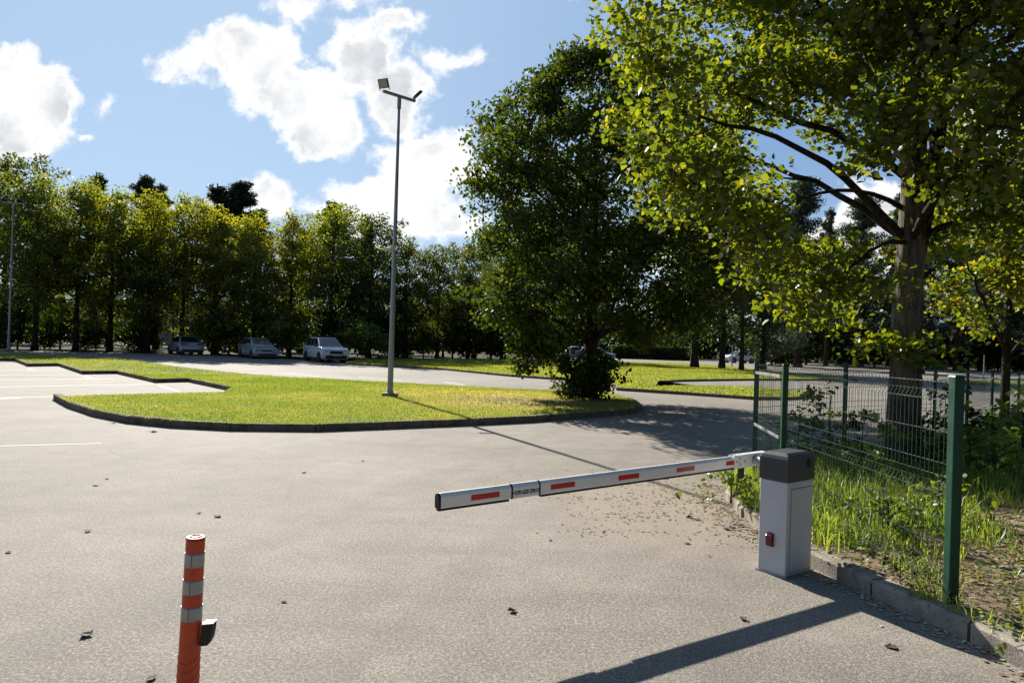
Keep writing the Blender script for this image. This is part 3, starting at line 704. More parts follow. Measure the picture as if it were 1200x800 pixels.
# far deciduous kinds (unit height about 13 m)
for i, (sd_, cz, rx, rz_, lm, per) in enumerate([(11, 7.6, 3.3, 5.6, 'leaf_far', 62), (12, 8.0, 3.0, 5.4, 'leaf_far', 58), (13, 7.4, 3.6, 5.8, 'leaf_far', 60),
                                           (14, 7.6, 3.6, 5.6, 'leaf_far2', 66), (15, 7.0, 3.2, 6.0, 'leaf_far2', 62)]):
    cl = ellipsoid_clumps(215, (0, 0, cz-.3), (rx*1.2, rx*1.2, rz_-.3), sd_, bumps=0.3, shell=0.4, cut=lambda p: 1.4 < p[2] < 12.6)
    q_ = np.random.default_rng(sd_+100); tops = []
    for k_ in range(9):
        a_, r_ = q_.uniform(0, 6.28), q_.uniform(0, rx*.95); h_ = q_.uniform(11.6, 13.4) - 0.35*r_
        for st_ in range(3): tops.append((math.cos(a_)*r_, math.sin(a_)*r_, h_-st_*.55))
    cl = np.concatenate([cl, np.array(tops)])
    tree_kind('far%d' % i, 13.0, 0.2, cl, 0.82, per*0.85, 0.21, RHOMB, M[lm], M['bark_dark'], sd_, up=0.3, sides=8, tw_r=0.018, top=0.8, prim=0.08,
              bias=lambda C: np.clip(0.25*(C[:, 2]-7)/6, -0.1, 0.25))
# pines: bare trunk, layered needle pads high up
def pine_clumps(n, H, z0, seed, R):
    r = np.random.default_rng(seed); out = []
    nb = n//5
    for q in range(nb):
        t = ((q+r.random())/nb)**0.9; z = z0 + (H-z0)*t*0.97
        L = R*(1-t)**0.9*r.uniform(0.5, 1.15) + 0.2; a = r.uniform(0, 2*PI); up = r.uniform(0.25, 0.75)
        for k in range(5):
            f = (k+1)/5; rr = L*f
            out.append((math.cos(a)*rr + r.normal(0, .08), math.sin(a)*rr + r.normal(0, .08), z + up*L*f*f*0.8 + 0.35*f))
    return np.array(out)
for i, (sd_, z0, R_) in enumerate([(21, 8.5, 2.3), (22, 5.0, 2.6)]):
    tree_kind('pine%d' % i, 17.0, 0.2, pine_clumps(230, 16.3, z0, sd_, R_), 0.36, 46, 0.36, NEEDLE, M['needle'], M['bark_pine'], sd_, up=0.0, top=0.98, flatten=0.75,
              attach=0.35, sides=8, tw_r=0.02)
cl = pine_clumps(230, 15, 1.3, 25, 3.6)
tree_kind('spruce', 15.0, 0.22, cl, 0.75, 80, 0.34, NEEDLE, M['needle'], M['bark_dark'], 25, up=0.15, top=0.98, flatten=0.4, attach=-0.05, sides=8, tw_r=0.02)
# understorey bush and sapling
for key, mt, sd_ in (('shrub0', 'bush', 31), ('shrub1', 'sapling', 32)):
    cl = ellipsoid_clumps(60, (0, 0, 1.3), (1.5, 1.4, 1.3), sd_, bumps=0.5, cut=lambda p: p[2] > 0.15)
    tree_kind(key, 2.2, 0.05, cl, 0.5, 55, 0.17, OVAL, M[mt], M['bark_dark'], sd_, up=0.3, sides=6, tw_r=0.008)

def ground_x(px, y):
    """x at depth y along the sight line through image column px on the ground there"""
    b = EYE/y*FOC; a, _ = rays(px, HORIZ + b)
    return a*y
def htop(px, py, y): return at(px, py, y)[2]

rt = random.Random(5)
LEFT_G, = ('trees of the left wood edge',)
left_trees = [
 # px, top y, depth, kind, label
 (2, 166, 55, 'far3', 'dark green tree at the left edge of the wood beside the far lamp post'),
 (40, 200, 52, 'far1', 'loose yellow green tree just right of the far lamp post'),
 (88, 212, 53, 'far0', 'yellow topped tree in the left wood, second right of the far lamp post'),
 (128, 206, 56, 'far2', 'broad yellow green tree before the first twin pine tops'),
 (172, 220, 56, 'far0', 'yellow green tree standing left of the grey parked saloon'),
 (212, 226, 59, 'far1', 'yellowing tree rising straight behind the grey saloon parked tail out'),
 (250, 232, 58, 'far2', 'yellowing tree below the tall dark pine top in the left wood'),
 (296, 246, 57, 'far0', 'yellow green tree leaning behind the silver estate car'),
 (338, 246, 59, 'far1', 'yellow topped tree between the silver estate car and the white crossover'),
 (386, 230, 60, 'far2', 'tall bushy green and yellow tree behind the white crossover'),
 (432, 240, 61, 'far3', 'dense green tree seen just left of the tall floodlight pole'),
 (474, 272, 62, 'far4', 'thin topped green tree right behind the tall floodlight pole'),
 (512, 278, 64, 'far3', 'dull green tree right of the tall floodlight pole'),
 (548, 272, 66, 'far4', 'dull green tree partly hidden by the left side of the island maple'),
]
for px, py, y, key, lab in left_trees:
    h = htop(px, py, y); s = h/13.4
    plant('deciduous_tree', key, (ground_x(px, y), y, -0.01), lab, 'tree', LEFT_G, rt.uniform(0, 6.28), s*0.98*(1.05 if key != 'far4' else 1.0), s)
for px, py, y, key, lab in [
 (109, 194, 66, 'pine1', 'dark pine top poking above the yellow trees, leftmost pine'),
 (165, 196, 67, 'pine0', 'slim dark pine whose twin tops rise over the yellow trees'),
 (182, 206, 70, 'pine1', 'shorter pine just right of the slim twin topped pine'),
 (250, 207, 65, 'pine1', 'left one of the two big dark pine tops above the yellow trees'),
 (276, 203, 66, 'pine0', 'tallest dark pine of the left wood above the yellow trees'),
 (300, 236, 68, 'pine1', 'low dark pine top at the right foot of the tallest pine'),
 (386, 228, 72, 'pine0', 'dark pine tip showing over the bushy tree behind the white crossover'),
 (424, 250, 73, 'pine1', 'faint pine behind the dense tree left of the floodlight pole'),
 (352, 262, 72, 'pine0', 'small pine tip among the yellow crowns under the low white cloud')]:
    h = htop(px, py, y); plant('pine_tree', key, (ground_x(px, y), y, -0.01), lab, 'tree', 'pines behind the left wood', rt.uniform(0, 6.28), h/17.3*(1.75 if px in (250, 276) else 1.35), h/17.3)
# deeper rows, seen only as dark depth between the trunks
lab2 = 'dark tree deeper in the wood behind the front row of yellow trees'
for k in range(17):
    px = -60 + k*38 + rt.uniform(-10, 10); y = rt.uniform(70, 82)
    h = rt.uniform(6.5, 8.5)
    plant('deciduous_tree', 'far3' if k % 2 else 'far4', (ground_x(px, y), y, -0.01), lab2, 'tree', 'dark trees deeper in the left wood', rt.uniform(0, 6.28), h/13*1.15, h/13)
for px, y, key, s, lab in [
 (20, 54, 'shrub0', 1.2, 'low dark bush under the trees right of the far lamp post'),
 (70, 58, 'shrub0', 1.3, 'dark bush among trunks at the left wood edge'),
 (112, 59, 'shrub0', 1.0, 'small dark bush between trunks left of the grey saloon'),
 (165, 60, 'shrub0', 1.3, 'dark bush beside the left flank of the grey saloon'),
 (252, 57, 'shrub1', 1.5, 'bright green sapling thicket right of the grey saloon'),
 (268, 59, 'shrub1', 1.25, 'bright green sapling close to the tail of the silver estate car'),
 (338, 56, 'shrub1', 1.5, 'light green sapling between silver estate car and white crossover'),
 (322, 59, 'shrub0', 1.4, 'dark bush behind the bonnet of the silver estate car'),
 (428, 55, 'shrub1', 1.2, 'bright yellow green bush right of the white crossover'),
 (398, 60, 'shrub0', 1.6, 'dark bush behind the white crossover'),
 (455, 62, 'shrub0', 1.5, 'dark bush at the foot of the wood behind the floodlight pole'),
 (496, 65, 'shrub1', 1.15, 'pale green bush on the lawn edge right of the floodlight pole'),
 (478, 66, 'shrub0', 1.6, 'tall dark bush behind the pale green bush'),
 (530, 67, 'shrub0', 1.8, 'dark bush at the wood edge left of the island maple'),
 (575, 69, 'shrub0', 1.9, 'dark bush seen below the left branches of the island maple'),
 (615, 71, 'shrub0', 1.8, 'dark bush left of the white hatchback behind the island maple'),
 (640, 72, 'shrub0', 1.6, 'dark bush touching the rear of the white hatchback')]:
    plant('bush', key, (ground_x(px, y), y, -0.01), lab, 'bush', 'bushes under the wood edge', rt.uniform(0, 6.28), s, s*1.05)

right_trees = [
 (590, 262, 74, 'far3', 'deciduous_tree', 'dark tree behind the left half of the island maple'),
 (640, 250, 76, 'far4', 'deciduous_tree', 'dark tree hidden behind the crown of the island maple'),
 (735, 345, 108, 'pine1', 'pine_tree', 'grey green pine standing behind the clipped hedge'),
 (700, 330, 110, 'far3', 'deciduous_tree', 'dark tree behind the blue car near the hedge'),
 (766, 340, 112, 'far4', 'deciduous_tree', 'dark tree beyond the middle of the clipped hedge'),
 (800, 372, 118, 'far3', 'deciduous_tree', 'low dark tree beyond the right end of the hedge'),
 (814, 150, 59, 'far3', 'deciduous_tree', 'thick trunked dark tree on the far lawn in front of the hedge end'),
 (846, 200, 58, 'far4', 'deciduous_tree', 'slim dark trunked tree on the far lawn left of the white car'),
 (869, 215, 55, 'pine1', 'pine_tree', 'pine whose dark trunk stands before the white car at the far right'),
 (894, 232, 58, 'spruce', 'spruce_tree', 'drooping spruce right of the far white car'),
 (935, 205, 76, 'spruce', 'spruce_tree', 'tall dark spruce behind the fence, second from the far white car'),
 (968, 235, 88, 'pine1', 'pine_tree', 'pine across the road left of the big near trunk'),
 (1008, 225, 90, 'spruce', 'spruce_tree', 'dark spruce across the road just left of the big near trunk'),
 (1050, 215, 94, 'pine1', 'pine_tree', 'pine hidden behind the big near trunk'),
 (1090, 250, 90, 'spruce', 'spruce_tree', 'dark spruce across the road just right of the big near trunk'),
 (1120, 240, 86, 'pine0', 'pine_tree', 'tall bare pine across the road above the front fence post'),
 (1150, 260, 92, 'spruce', 'spruce_tree', 'broad dark spruce across the road right of the front fence post'),
 (1176, 245, 88, 'pine0', 'pine_tree', 'reddish trunked pine near the right end of the road'),
 (1215, 250, 86, 'spruce', 'spruce_tree', 'dark spruce at the right edge across the road'),
 (985, 290, 98, 'far3', 'deciduous_tree', 'dark broadleaf tree behind the road left of the near trunk'),
 (1040, 290, 100, 'far4', 'deciduous_tree', 'dark broadleaf tree behind the road hidden by the near trunk'),
 (1130, 290, 100, 'far3', 'deciduous_tree', 'dark broadleaf tree behind the road above the front fence post'),
 (1190, 290, 98, 'far4', 'deciduous_tree', 'dark broadleaf tree behind the road at the right edge'),
 (920, 290, 96, 'far3', 'deciduous_tree', 'dark broadleaf tree behind the road between the spruces'),
]
for px, py, y, key, nm, lab in right_trees:
    h = htop(px, py, y); H0 = {'far': 13.4, 'pin': 17.3, 'spr': 15.4}[key[:3]]
    w = h/H0*(1.25 if key == 'spruce' else 1.0)
    plant(nm, key, (ground_x(px, y), y, -0.01), lab, 'tree', 'trees beyond the far lawn and road', rt.uniform(0, 6.28), w, h/H0)
for px, y, s, lab in [(905, 82, 1.8, 'dark bush across the road behind the first fence panel'), (945, 94, 2.4, 'dark bush across the road, second from the fence corner'),
                      (985, 95, 2.4, 'dark bush across the road behind the lone middle fence post'), (1025, 96, 2.4, 'dark bush across the road just left of the big trunk'),
                      (1095, 94, 2.3, 'dark bush across the road just right of the big trunk'), (1135, 92, 2.3, 'dark bush across the road right of the front fence post'),
                      (1170, 92, 2.2, 'dark bush across the road by the thin pale pole'), (1205, 90, 2.4, 'dark bush across the road at the right edge')]:
    plant('bush', 'shrub0', (ground_x(px, y), y, -0.01), lab, 'bush', 'bushes across the road', rt.uniform(0, 6.28), s*1.1, s)

# far wood closing the view behind everything: one mass
def far_wood():
    r = np.random.default_rng(91); n = 60000
    x = r.uniform(-190, 190, n); y = 128 + r.uniform(-5, 5, n) - 0.0006*(x**2)
    hh = 5.2 + 3.0*vnoise(np.stack([x, y], 1), 0.12, 92)
    z = hh*r.random(n)**0.8
    V, F, v = leaves(np.stack([x, y, z], 1), 0.95, RHOMB, 93, up=0.3)
    stuff('far_woods', fast_mesh('far_woods', V, F, M['bush'], v))
far_wood()
# hedge
def hedge():
    (x0, y0), (x1, y1) = gp(718, 420.5), gp(806, 422.5)
    y0 = y1 = 98.5
    x0, x1 = ground_x(716, 98), ground_x(808, 98)
    o = empty('hedge', ((x0+x1)/2, 98, 0), 0, 'long clipped green hedge across the road behind the far lawn', 'hedge')
    L = x1-x0; r = np.random.default_rng(77); n = 9000
    P = np.stack([r.uniform(-L/2, L/2, n), r.uniform(-0.8, 0.8, n), r.uniform(0, 1.8, n)], 1)
    side = r.random(n)
    P[side < .45, 1] = -0.8 + r.normal(0, .05, (side < .45).sum()); P[side > .7, 2] = 1.8 + r.normal(0, .06, (side > .7).sum())
    V, F, v = leaves(P, 0.22, OVAL, 78, up=0.2)
    link('foliage', fast_mesh('hedge_foliage', V, F, M['leaf_far2'], v), o)
    mb = MB(); mb.box(-L/2+.1, L/2-.1, -.6, .6, 0, 1.6); mb.build('stems', M['bark_dark'], o)
hedge()

# ---- island maple
TI = (2.38, 20.6)
def island_maple():
    r = np.random.default_rng(51)
    def cut(p):
        return p[2] > 1.7 and not (p[2] < 3.0 and math.hypot(p[0], p[1]) < 1.2)
    zr = np.array([1.6, 2.2, 3.2, 4.6, 6.1, 7.8, 9.0, 9.8, 10.4]); rr = np.array([1.7, 3.0, 3.85, 4.0, 3.85, 3.45, 2.9, 2.1, 0.9])
    ph = r.uniform(0, 6.28, 8); cl = []
    while len(cl) < 520:
        z = r.uniform(1.6, 10.4); az = r.uniform(0, 2*PI); R_ = np.interp(z, zr, rr)
        if r.random() > R_/4.0: continue
        R_ *= 1 + 0.10*math.sin(2*az+ph[0]+z) + 0.08*math.sin(3*az+ph[1]-1.7*z) + 0.07*math.sin(5*az+ph[2]+2.6*z)
        q = math.sqrt(r.random()) if r.random() < .5 else r.uniform(.7, 1.0)
        p = np.array((math.cos(az)*R_*q + 0.28, math.sin(az)*R_*q, z))
        if cut(p): cl.append(p)
    cl = np.array(cl)
    ex = cl[:1]
    low = np.array([(-2.0, -0.6, 0.95), (-1.75, -0.6, 1.15), (-1.25, -0.5, 1.3), (-2.2, -.4, 1.7), (-1.6, -.3, 1.9), (-2.6, .2, 2.2), (-1.0, -.4, 1.7), (-2.15, -.5, 1.2)])
    cl = np.concatenate([cl, ex, low])
    t, c = make_tree('island_maple', 10.6, 0.2, cl, 0.62, 150, 0.135, OVAL, M['leaf_mid'], M['bark_dark'], 55, up=0.45, sides=14, prim=0.05, attach=0.75,
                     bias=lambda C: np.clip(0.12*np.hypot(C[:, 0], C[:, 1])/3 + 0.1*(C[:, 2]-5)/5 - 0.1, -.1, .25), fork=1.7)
    o = empty('maple_tree', (TI[0], TI[1], LZ-0.02), 0.0, 'full round dark maple growing out of a bush on the lawn island', 'tree')
    link('trunk', t, o); link('crown', c, o)
island_maple()
def island_bush():
    cl = ellipsoid_clumps(95, (0, 0, 0.72), (1.12, 0.9, 0.72), 61, bumps=0.35, cut=lambda p: p[2] > 0.1)
    PROTO['islandbush'] = make_tree('island_bush', 1.3, 0.04, cl, 0.3, 42, 0.12, OVAL, M['bush'], M['bark_dark'], 62, up=0.4, sides=6, tw_r=0.006)
    plant('bush', 'islandbush', (TI[0]-0.05, TI[1]-0.35, LZ-0.01), 'round dark green bush around the foot of the island maple', 'bush')
island_bush()

# ---- big near maple by the fence
TN = (5.58, 9.7)
def near_maple():
    r = np.random.default_rng(71)
    def gap(p):
        x, y, z = p[0]+TN[0], p[1]+TN[1], p[2]+VZ
        a = x/y; e = (z-EYE)/y
        if 0.385 < a < 0.495 and 0.20 < e < 0.37 and r.random() < 0.9: return True          # open sky between the limbs left of the trunk
        if 0.33 < a < 0.39 and 0.28 < e < 0.35 and r.random() < 0.7: return True
        if 0.50 < a < 0.60 and 0.12 < e < 0.28: return True
        if a < 0.10+0.12*max(0, (0.5-e)*2): return True
        if y < 6.2: return True
        if abs(a - TN[0]/TN[1] - 0.004) < 0.036 and y < TN[1]+0.2 and 0.03 < e < 0.385: return True
        sx, sy = x + SHADOW[0]*z/math.tan(SUN_EL), y + SHADOW[1]*z/math.tan(SUN_EL)      # keeps the sunny verge sunny
        if 0.8 < sx < 0.82*sy + 0.3 and 2.8 < sy < 8.4: return True
        return False
    cl = []
    body = ellipsoid_clumps(520, (-0.2, -0.2, 7.9), (5.0, 3.4, 5.4), 72, shell=0.42, bumps=0.34)
    for p in body:
        x, y, z = p[0]+TN[0], p[1]+TN[1], p[2]+VZ
        e = (z-EYE)/y; a = x/y
        lim = 0.20 if a < 0.40 else (0.24 if a < 0.54 else 0.22)
        if e < lim or gap(p): continue
        if abs(p[0]) < 0.7 and abs(p[1]) < 0.8 and p[2] < 5.6: continue
        cl.append(p)
        if e > 0.34 and a > 0.30: cl.append(p + r.normal(0, .35, 3))
    # hanging sprays in front: sight column, row, depth
    sp = [(700,60,9.0),(720,20,8.6),(745,75,8.8),(760,40,8.2),(780,110,8.6),(800,140,8.4),(770,170,9.2),(800,200,8.8),(790,240,9.0),(820,225,8.4),(840,180,8.2),(850,240,8.6),
          (870,270,8.4),(900,290,8.3),(915,320,8.5),(930,345,8.6),(940,365,8.7),(960,330,8.8),(925,295,8.7),(950,300,8.9),(985,330,8.9),(975,370,9.0),(925,385,8.8),(990,290,9.2),(900,255,8.6),(880,225,8.8),
          (1000,160,8.2),(1020,180,8.0),(1035,140,8.0),(1060,110,7.8),(1075,165,7.9),(1045,195,8.1),(1065,90,7.6),
          (1075,410,9.2),(1058,402,9.2),(1095,408,9.3),(1110,200,8.8),(1140,240,9.2),(1185,250,9.2),(1120,270,9.6),(1200,210,9.0),(1160,190,9.0),
          (700,130,10.5),(730,140,10.2),(690,20,9.4),(1010,400,9.4),(1000,350,9.2)]
    for px, py, y in sp:
        p = np.array(at(px, py, y)) - np.array([TN[0], TN[1], VZ])
        if gap(p): continue
        cl.append(p)
        for q in range(0 if py > 345 else 1): cl.append(p + r.normal(0, 0.22, 3)*np.array([1, 1, .7]))
    cl = np.array(cl)
    t, c = make_tree('near_maple', 14.0, 0.20, cl, 0.48, 120, 0.086, MAPLE, M['leaf_near'], M['bark'], 75, limbm=M['bark_dark'], lean=(0.1, -0.1), up=0.45, sides=24, prim=0.035, attach=0.45, fork=3.2,
                     gnarl=0.006, tw_r=0.009, bias=lambda C: np.clip(0.10 + 0.05*np.hypot(C[:, 0], C[:, 1])/4 - 0.01*C[:, 2], 0, .25))
    # second stem that leaves the trunk at head height and a scarred knot
    o = empty('maple_tree', (TN[0], TN[1], VZ-0.03), 0.0, 'big maple with thick grey ridged trunk inside the fence, branches overhanging', 'tree')
    tk = link('trunk', t, o); link('crown', c, o)
    mb = MB()
    mb.tube(bez(Vector((0.08, 0.0, 2.9)), Vector((0.42, 0.05, 4.2)), Vector((0.75, 0.1, 7.6)), 9), [0.135-0.011*i for i in range(9)], 14, cap=False)
    mb.tube(bez(Vector((0.45, 0.05, 4.4)), Vector((1.5, 0.0, 4.6)), Vector((3.0, -.3, 3.7)), 9), [0.06-0.0055*i for i in range(9)], 8, cap=False)
    mb.tube(bez(Vector((0.0, 0.0, 4.8)), Vector((-1.6, -.5, 6.4)), Vector((-3.2, -1.2, 7.6)), 9), [0.045-0.0042*i for i in range(9)], 8, cap=False)
    mb.tube(bez(Vector((-0.05, 0.0, 3.7)), Vector((-1.2, -.4, 4.2)), Vector((-2.4, -.8, 3.3)), 9), [0.04-0.004*i for i in range(9)], 8, cap=False)
    mb.build('limb', M['bark_dark'], o, smooth=True)
near_maple()

def young_maple():
    r = np.random.default_rng(171)
    cl = ellipsoid_clumps(210, (0, 0, 5.0), (2.7, 2.3, 3.2), 172, shell=0.4, bumps=0.4, cut=lambda p: p[2] > 1.9)
    t, c = make_tree('young_maple', 8.4, 0.09, cl, 0.45, 75, 0.10, MAPLE, M['leaf_near'], M['bark_dark'], 175, up=0.45, sides=10, prim=0.06, attach=0.6, fork=1.6, tw_r=0.008,
                     bias=lambda C: np.full(len(C), 0.2))
    o = empty('maple_tree', (11.3, 15.6, 0.0), 0.7, 'younger maple with sunlit yellow green leaves at the right edge behind the fence', 'tree')
    link('trunk', t, o); link('crown', c, o)
young_maple()

# weeds round the near trunk
def weed(key, n, h, spread, leaf, mt, seed, shape=OVAL, per=18, cr=0.12):
    r = np.random.default_rng(seed)
    cl = np.stack([r.normal(0, spread, n), r.normal(0, spread, n), h*(0.25+0.75*r.random(n))], 1)
    PROTO[key] = make_tree(key, h, 0.012, cl, cr, per, leaf, shape, M[mt], M['bark_dark'], seed, up=0.5, sides=5, tw_r=0.003, prim=0.3)
weed('sprout', 16, 1.0, 0.28, 0.10, 'sapling', 81)
weed('darkweed', 26, 1.0, 0.30, 0.07, 'bush', 82, per=14)
weed('lowweed', 26, 0.45, 0.30, 0.07, 'sapling', 83, per=12)
for (x, y), key, s, nm, lab in [((4.45, 8.6), 'sprout', 0.85, 'sapling', 'yellow leaved sprout behind the fence panel left of the near trunk'),
                            ((5.1, 8.7), 'sprout', 0.6, 'sapling', 'small yellow leaved sprout at the left foot of the near trunk'),
                            ((6.0, 8.9), 'sprout', 0.7, 'sapling', 'pale leaved sprout at the right foot of the near trunk'),
                            ((4.55, 9.7), 'darkweed', 1.15, 'weed', 'dark twiggy weed just left of the near trunk'),
                            ((3.9, 9.2), 'darkweed', 0.8, 'weed', 'dark twiggy weed by the lone middle fence post'),
                            ((5.6, 9.05), 'darkweed', 0.8, 'weed', 'dark weed in front of the near trunk'),
                            ((6.6, 10.0), 'darkweed', 1.2, 'weed', 'dark weed just right of the near trunk'),
                            ((6.4, 9.0), 'lowweed', 1.2, 'weed', 'low green weed between near trunk and front fence post'),
                            ((8.2, 10.9), 'lowweed', 1.9, 'weed', 'bushy pale weed right of the front fence post top'),
                            ((9.2, 11.4), 'lowweed', 2.0, 'weed', 'bushy pale weed at the right edge before the road'),
                            ((10.0, 13.0), 'lowweed', 2.1, 'weed', 'bushy pale weed by the third rear fence post'),
                            ((3.35, 6.0), 'lowweed', 0.8, 'weed', 'low bright weed inside the mesh right of the cabinet'),
                            ((4.3, 6.8), 'lowweed', 0.9, 'weed', 'low bright weed behind the middle of the mesh panel'),
                            ((2.75, 4.75), 'darkweed', 0.28, 'weed', 'small dark weed at the kerb beside the front fence post'),
                            ((2.36, 7.2), 'lowweed', 0.75, 'weed', 'green weed tuft on the kerb just left of the cabinet'),
                            ((3.06, 3.55), 'lowweed', 0.5, 'weed', 'weed tuft spilling over the kerb at the lower right corner')]:
    plant(nm, key, (x, y, VZ-0.01), lab, 'plant', None, rt.uniform(0, 6.28), s)

# ------------------------------------------------------------------ fence
POSTS = [(2.90, 4.44, 1.57, .066), (2.86, 7.12, 1.56, .055), (3.08, 8.56, 1.56, .045), (5.0, 10.2, 1.56, .05), (7.15, 11.5, 1.60, .045), (8.9, 13.3, 1.40, .05), (10.65, 15.1, 1.38, .05), (12.5, 16.8, 1.40, .05), (14.3, 18.5, 1.40, .05)]
def fence():
    o = empty('mesh_fence', (POSTS[0][0], POSTS[0][1], VZ), 0, 'green wire mesh fence with square green posts along the verge', 'fence')
    ox, oy, oz = POSTS[0][0], POSTS[0][1], VZ
    for i, (x, y, zt, w) in enumerate(POSTS):
        mb = MB()
        j = min(i, len(POSTS)-2); d = Vector((POSTS[j+1][0]-POSTS[j][0], POSTS[j+1][1]-POSTS[j][1], 0)).normalized(); s = Vector((-d.y, d.x, 0))
        def c(a, b, z): return Vector((x-ox, y-oy, z)) + d*a + s*b
        h = w/2
        mb.hexa([c(-h,-h,-.05-oz), c(h,-h,-.05-oz), c(h,h,-.05-oz), c(-h,h,-.05-oz), c(-h,-h,zt-oz), c(h,-h,zt-oz), c(h,h,zt-oz), c(-h,h,zt-oz)])
        p = mb.build('post', M['green_post'], o, bevel=0.006)
        k = MB(); e = h+.004
        k.hexa([c(-e,-e,zt-oz), c(e,-e,zt-oz), c(e,e,zt-oz), c(-e,e,zt-oz), c(-e*.8,-e*.8,zt-oz+.012), c(e*.8,-e*.8,zt-oz+.012), c(e*.8,e*.8,zt-oz+.012), c(-e*.8,e*.8,zt-oz+.012)])
        k.build('post_cap', M['black'] if i else M['green_post'], p)
    folds = [(1.47, .06), (0.845, .06), (0.27, .06)]
    for i in range(len(POSTS)-1):
        a, b = POSTS[i], POSTS[i+1]
        A = Vector((a[0]-ox, a[1]-oy, 0)); B = Vector((b[0]-ox, b[1]-oy, 0)); d = (B-A); L = d.length; d.normalize(); s = Vector((d.y, -d.x, 0))
        top = min(a[2], b[2])-.03; dz = top-1.53
        mb = MB(); r_ = 0.0021 if i < 2 else 0.0027
        prof = []
        for zc, hw in folds:
            prof += [(zc+hw, 0), (zc, .032), (zc-hw, 0)]
        prof = [(1.545, 0)] + prof + [(0.05, 0)]
        n = int((L-.1)/.05)
        for k in range(n+1):
            q = A + d*(.06 + k*(L-.12)/n)
            mb.tube([q + s*off + Vector((0, 0, z+dz-oz)) for z, off in prof], r_, 4, cap=False)
        hz = [(1.53, 0), (1.41, 0), (1.47, .035), (1.20, 0), (0.99, 0), (0.905, 0), (0.845, .035), (0.785, 0), (0.63, 0), (0.45, 0), (0.33, 0), (.27, .035), (0.21, 0), (0.06, 0)]
        for z, off in hz:
            q0 = A + d*.03 + s*(off+.004) + Vector((0, 0, z+dz-oz)); q1 = A + d*(L-.03) + s*(off+.004) + Vector((0, 0, z+dz-oz))
            mb.tube([q0, q1], r_*1.15, 5, cap=False)
        mb.build('mesh_panel', M['wire'], o)
    # bent sheet strips tied to the short return panel
    for z0 in (0.80, 1.44):
        mb = MB(); A = Vector((POSTS[1][0]-ox-.03, POSTS[1][1]-oy+.05, z0-oz)); B = Vector((POSTS[2][0]-ox-.03, POSTS[2][1]-oy-.05, z0-oz-.01))
        mb.bar(A, B, .012, .034); mb.build('tie_rail', M['steel'], o, bevel=.003)
fence()

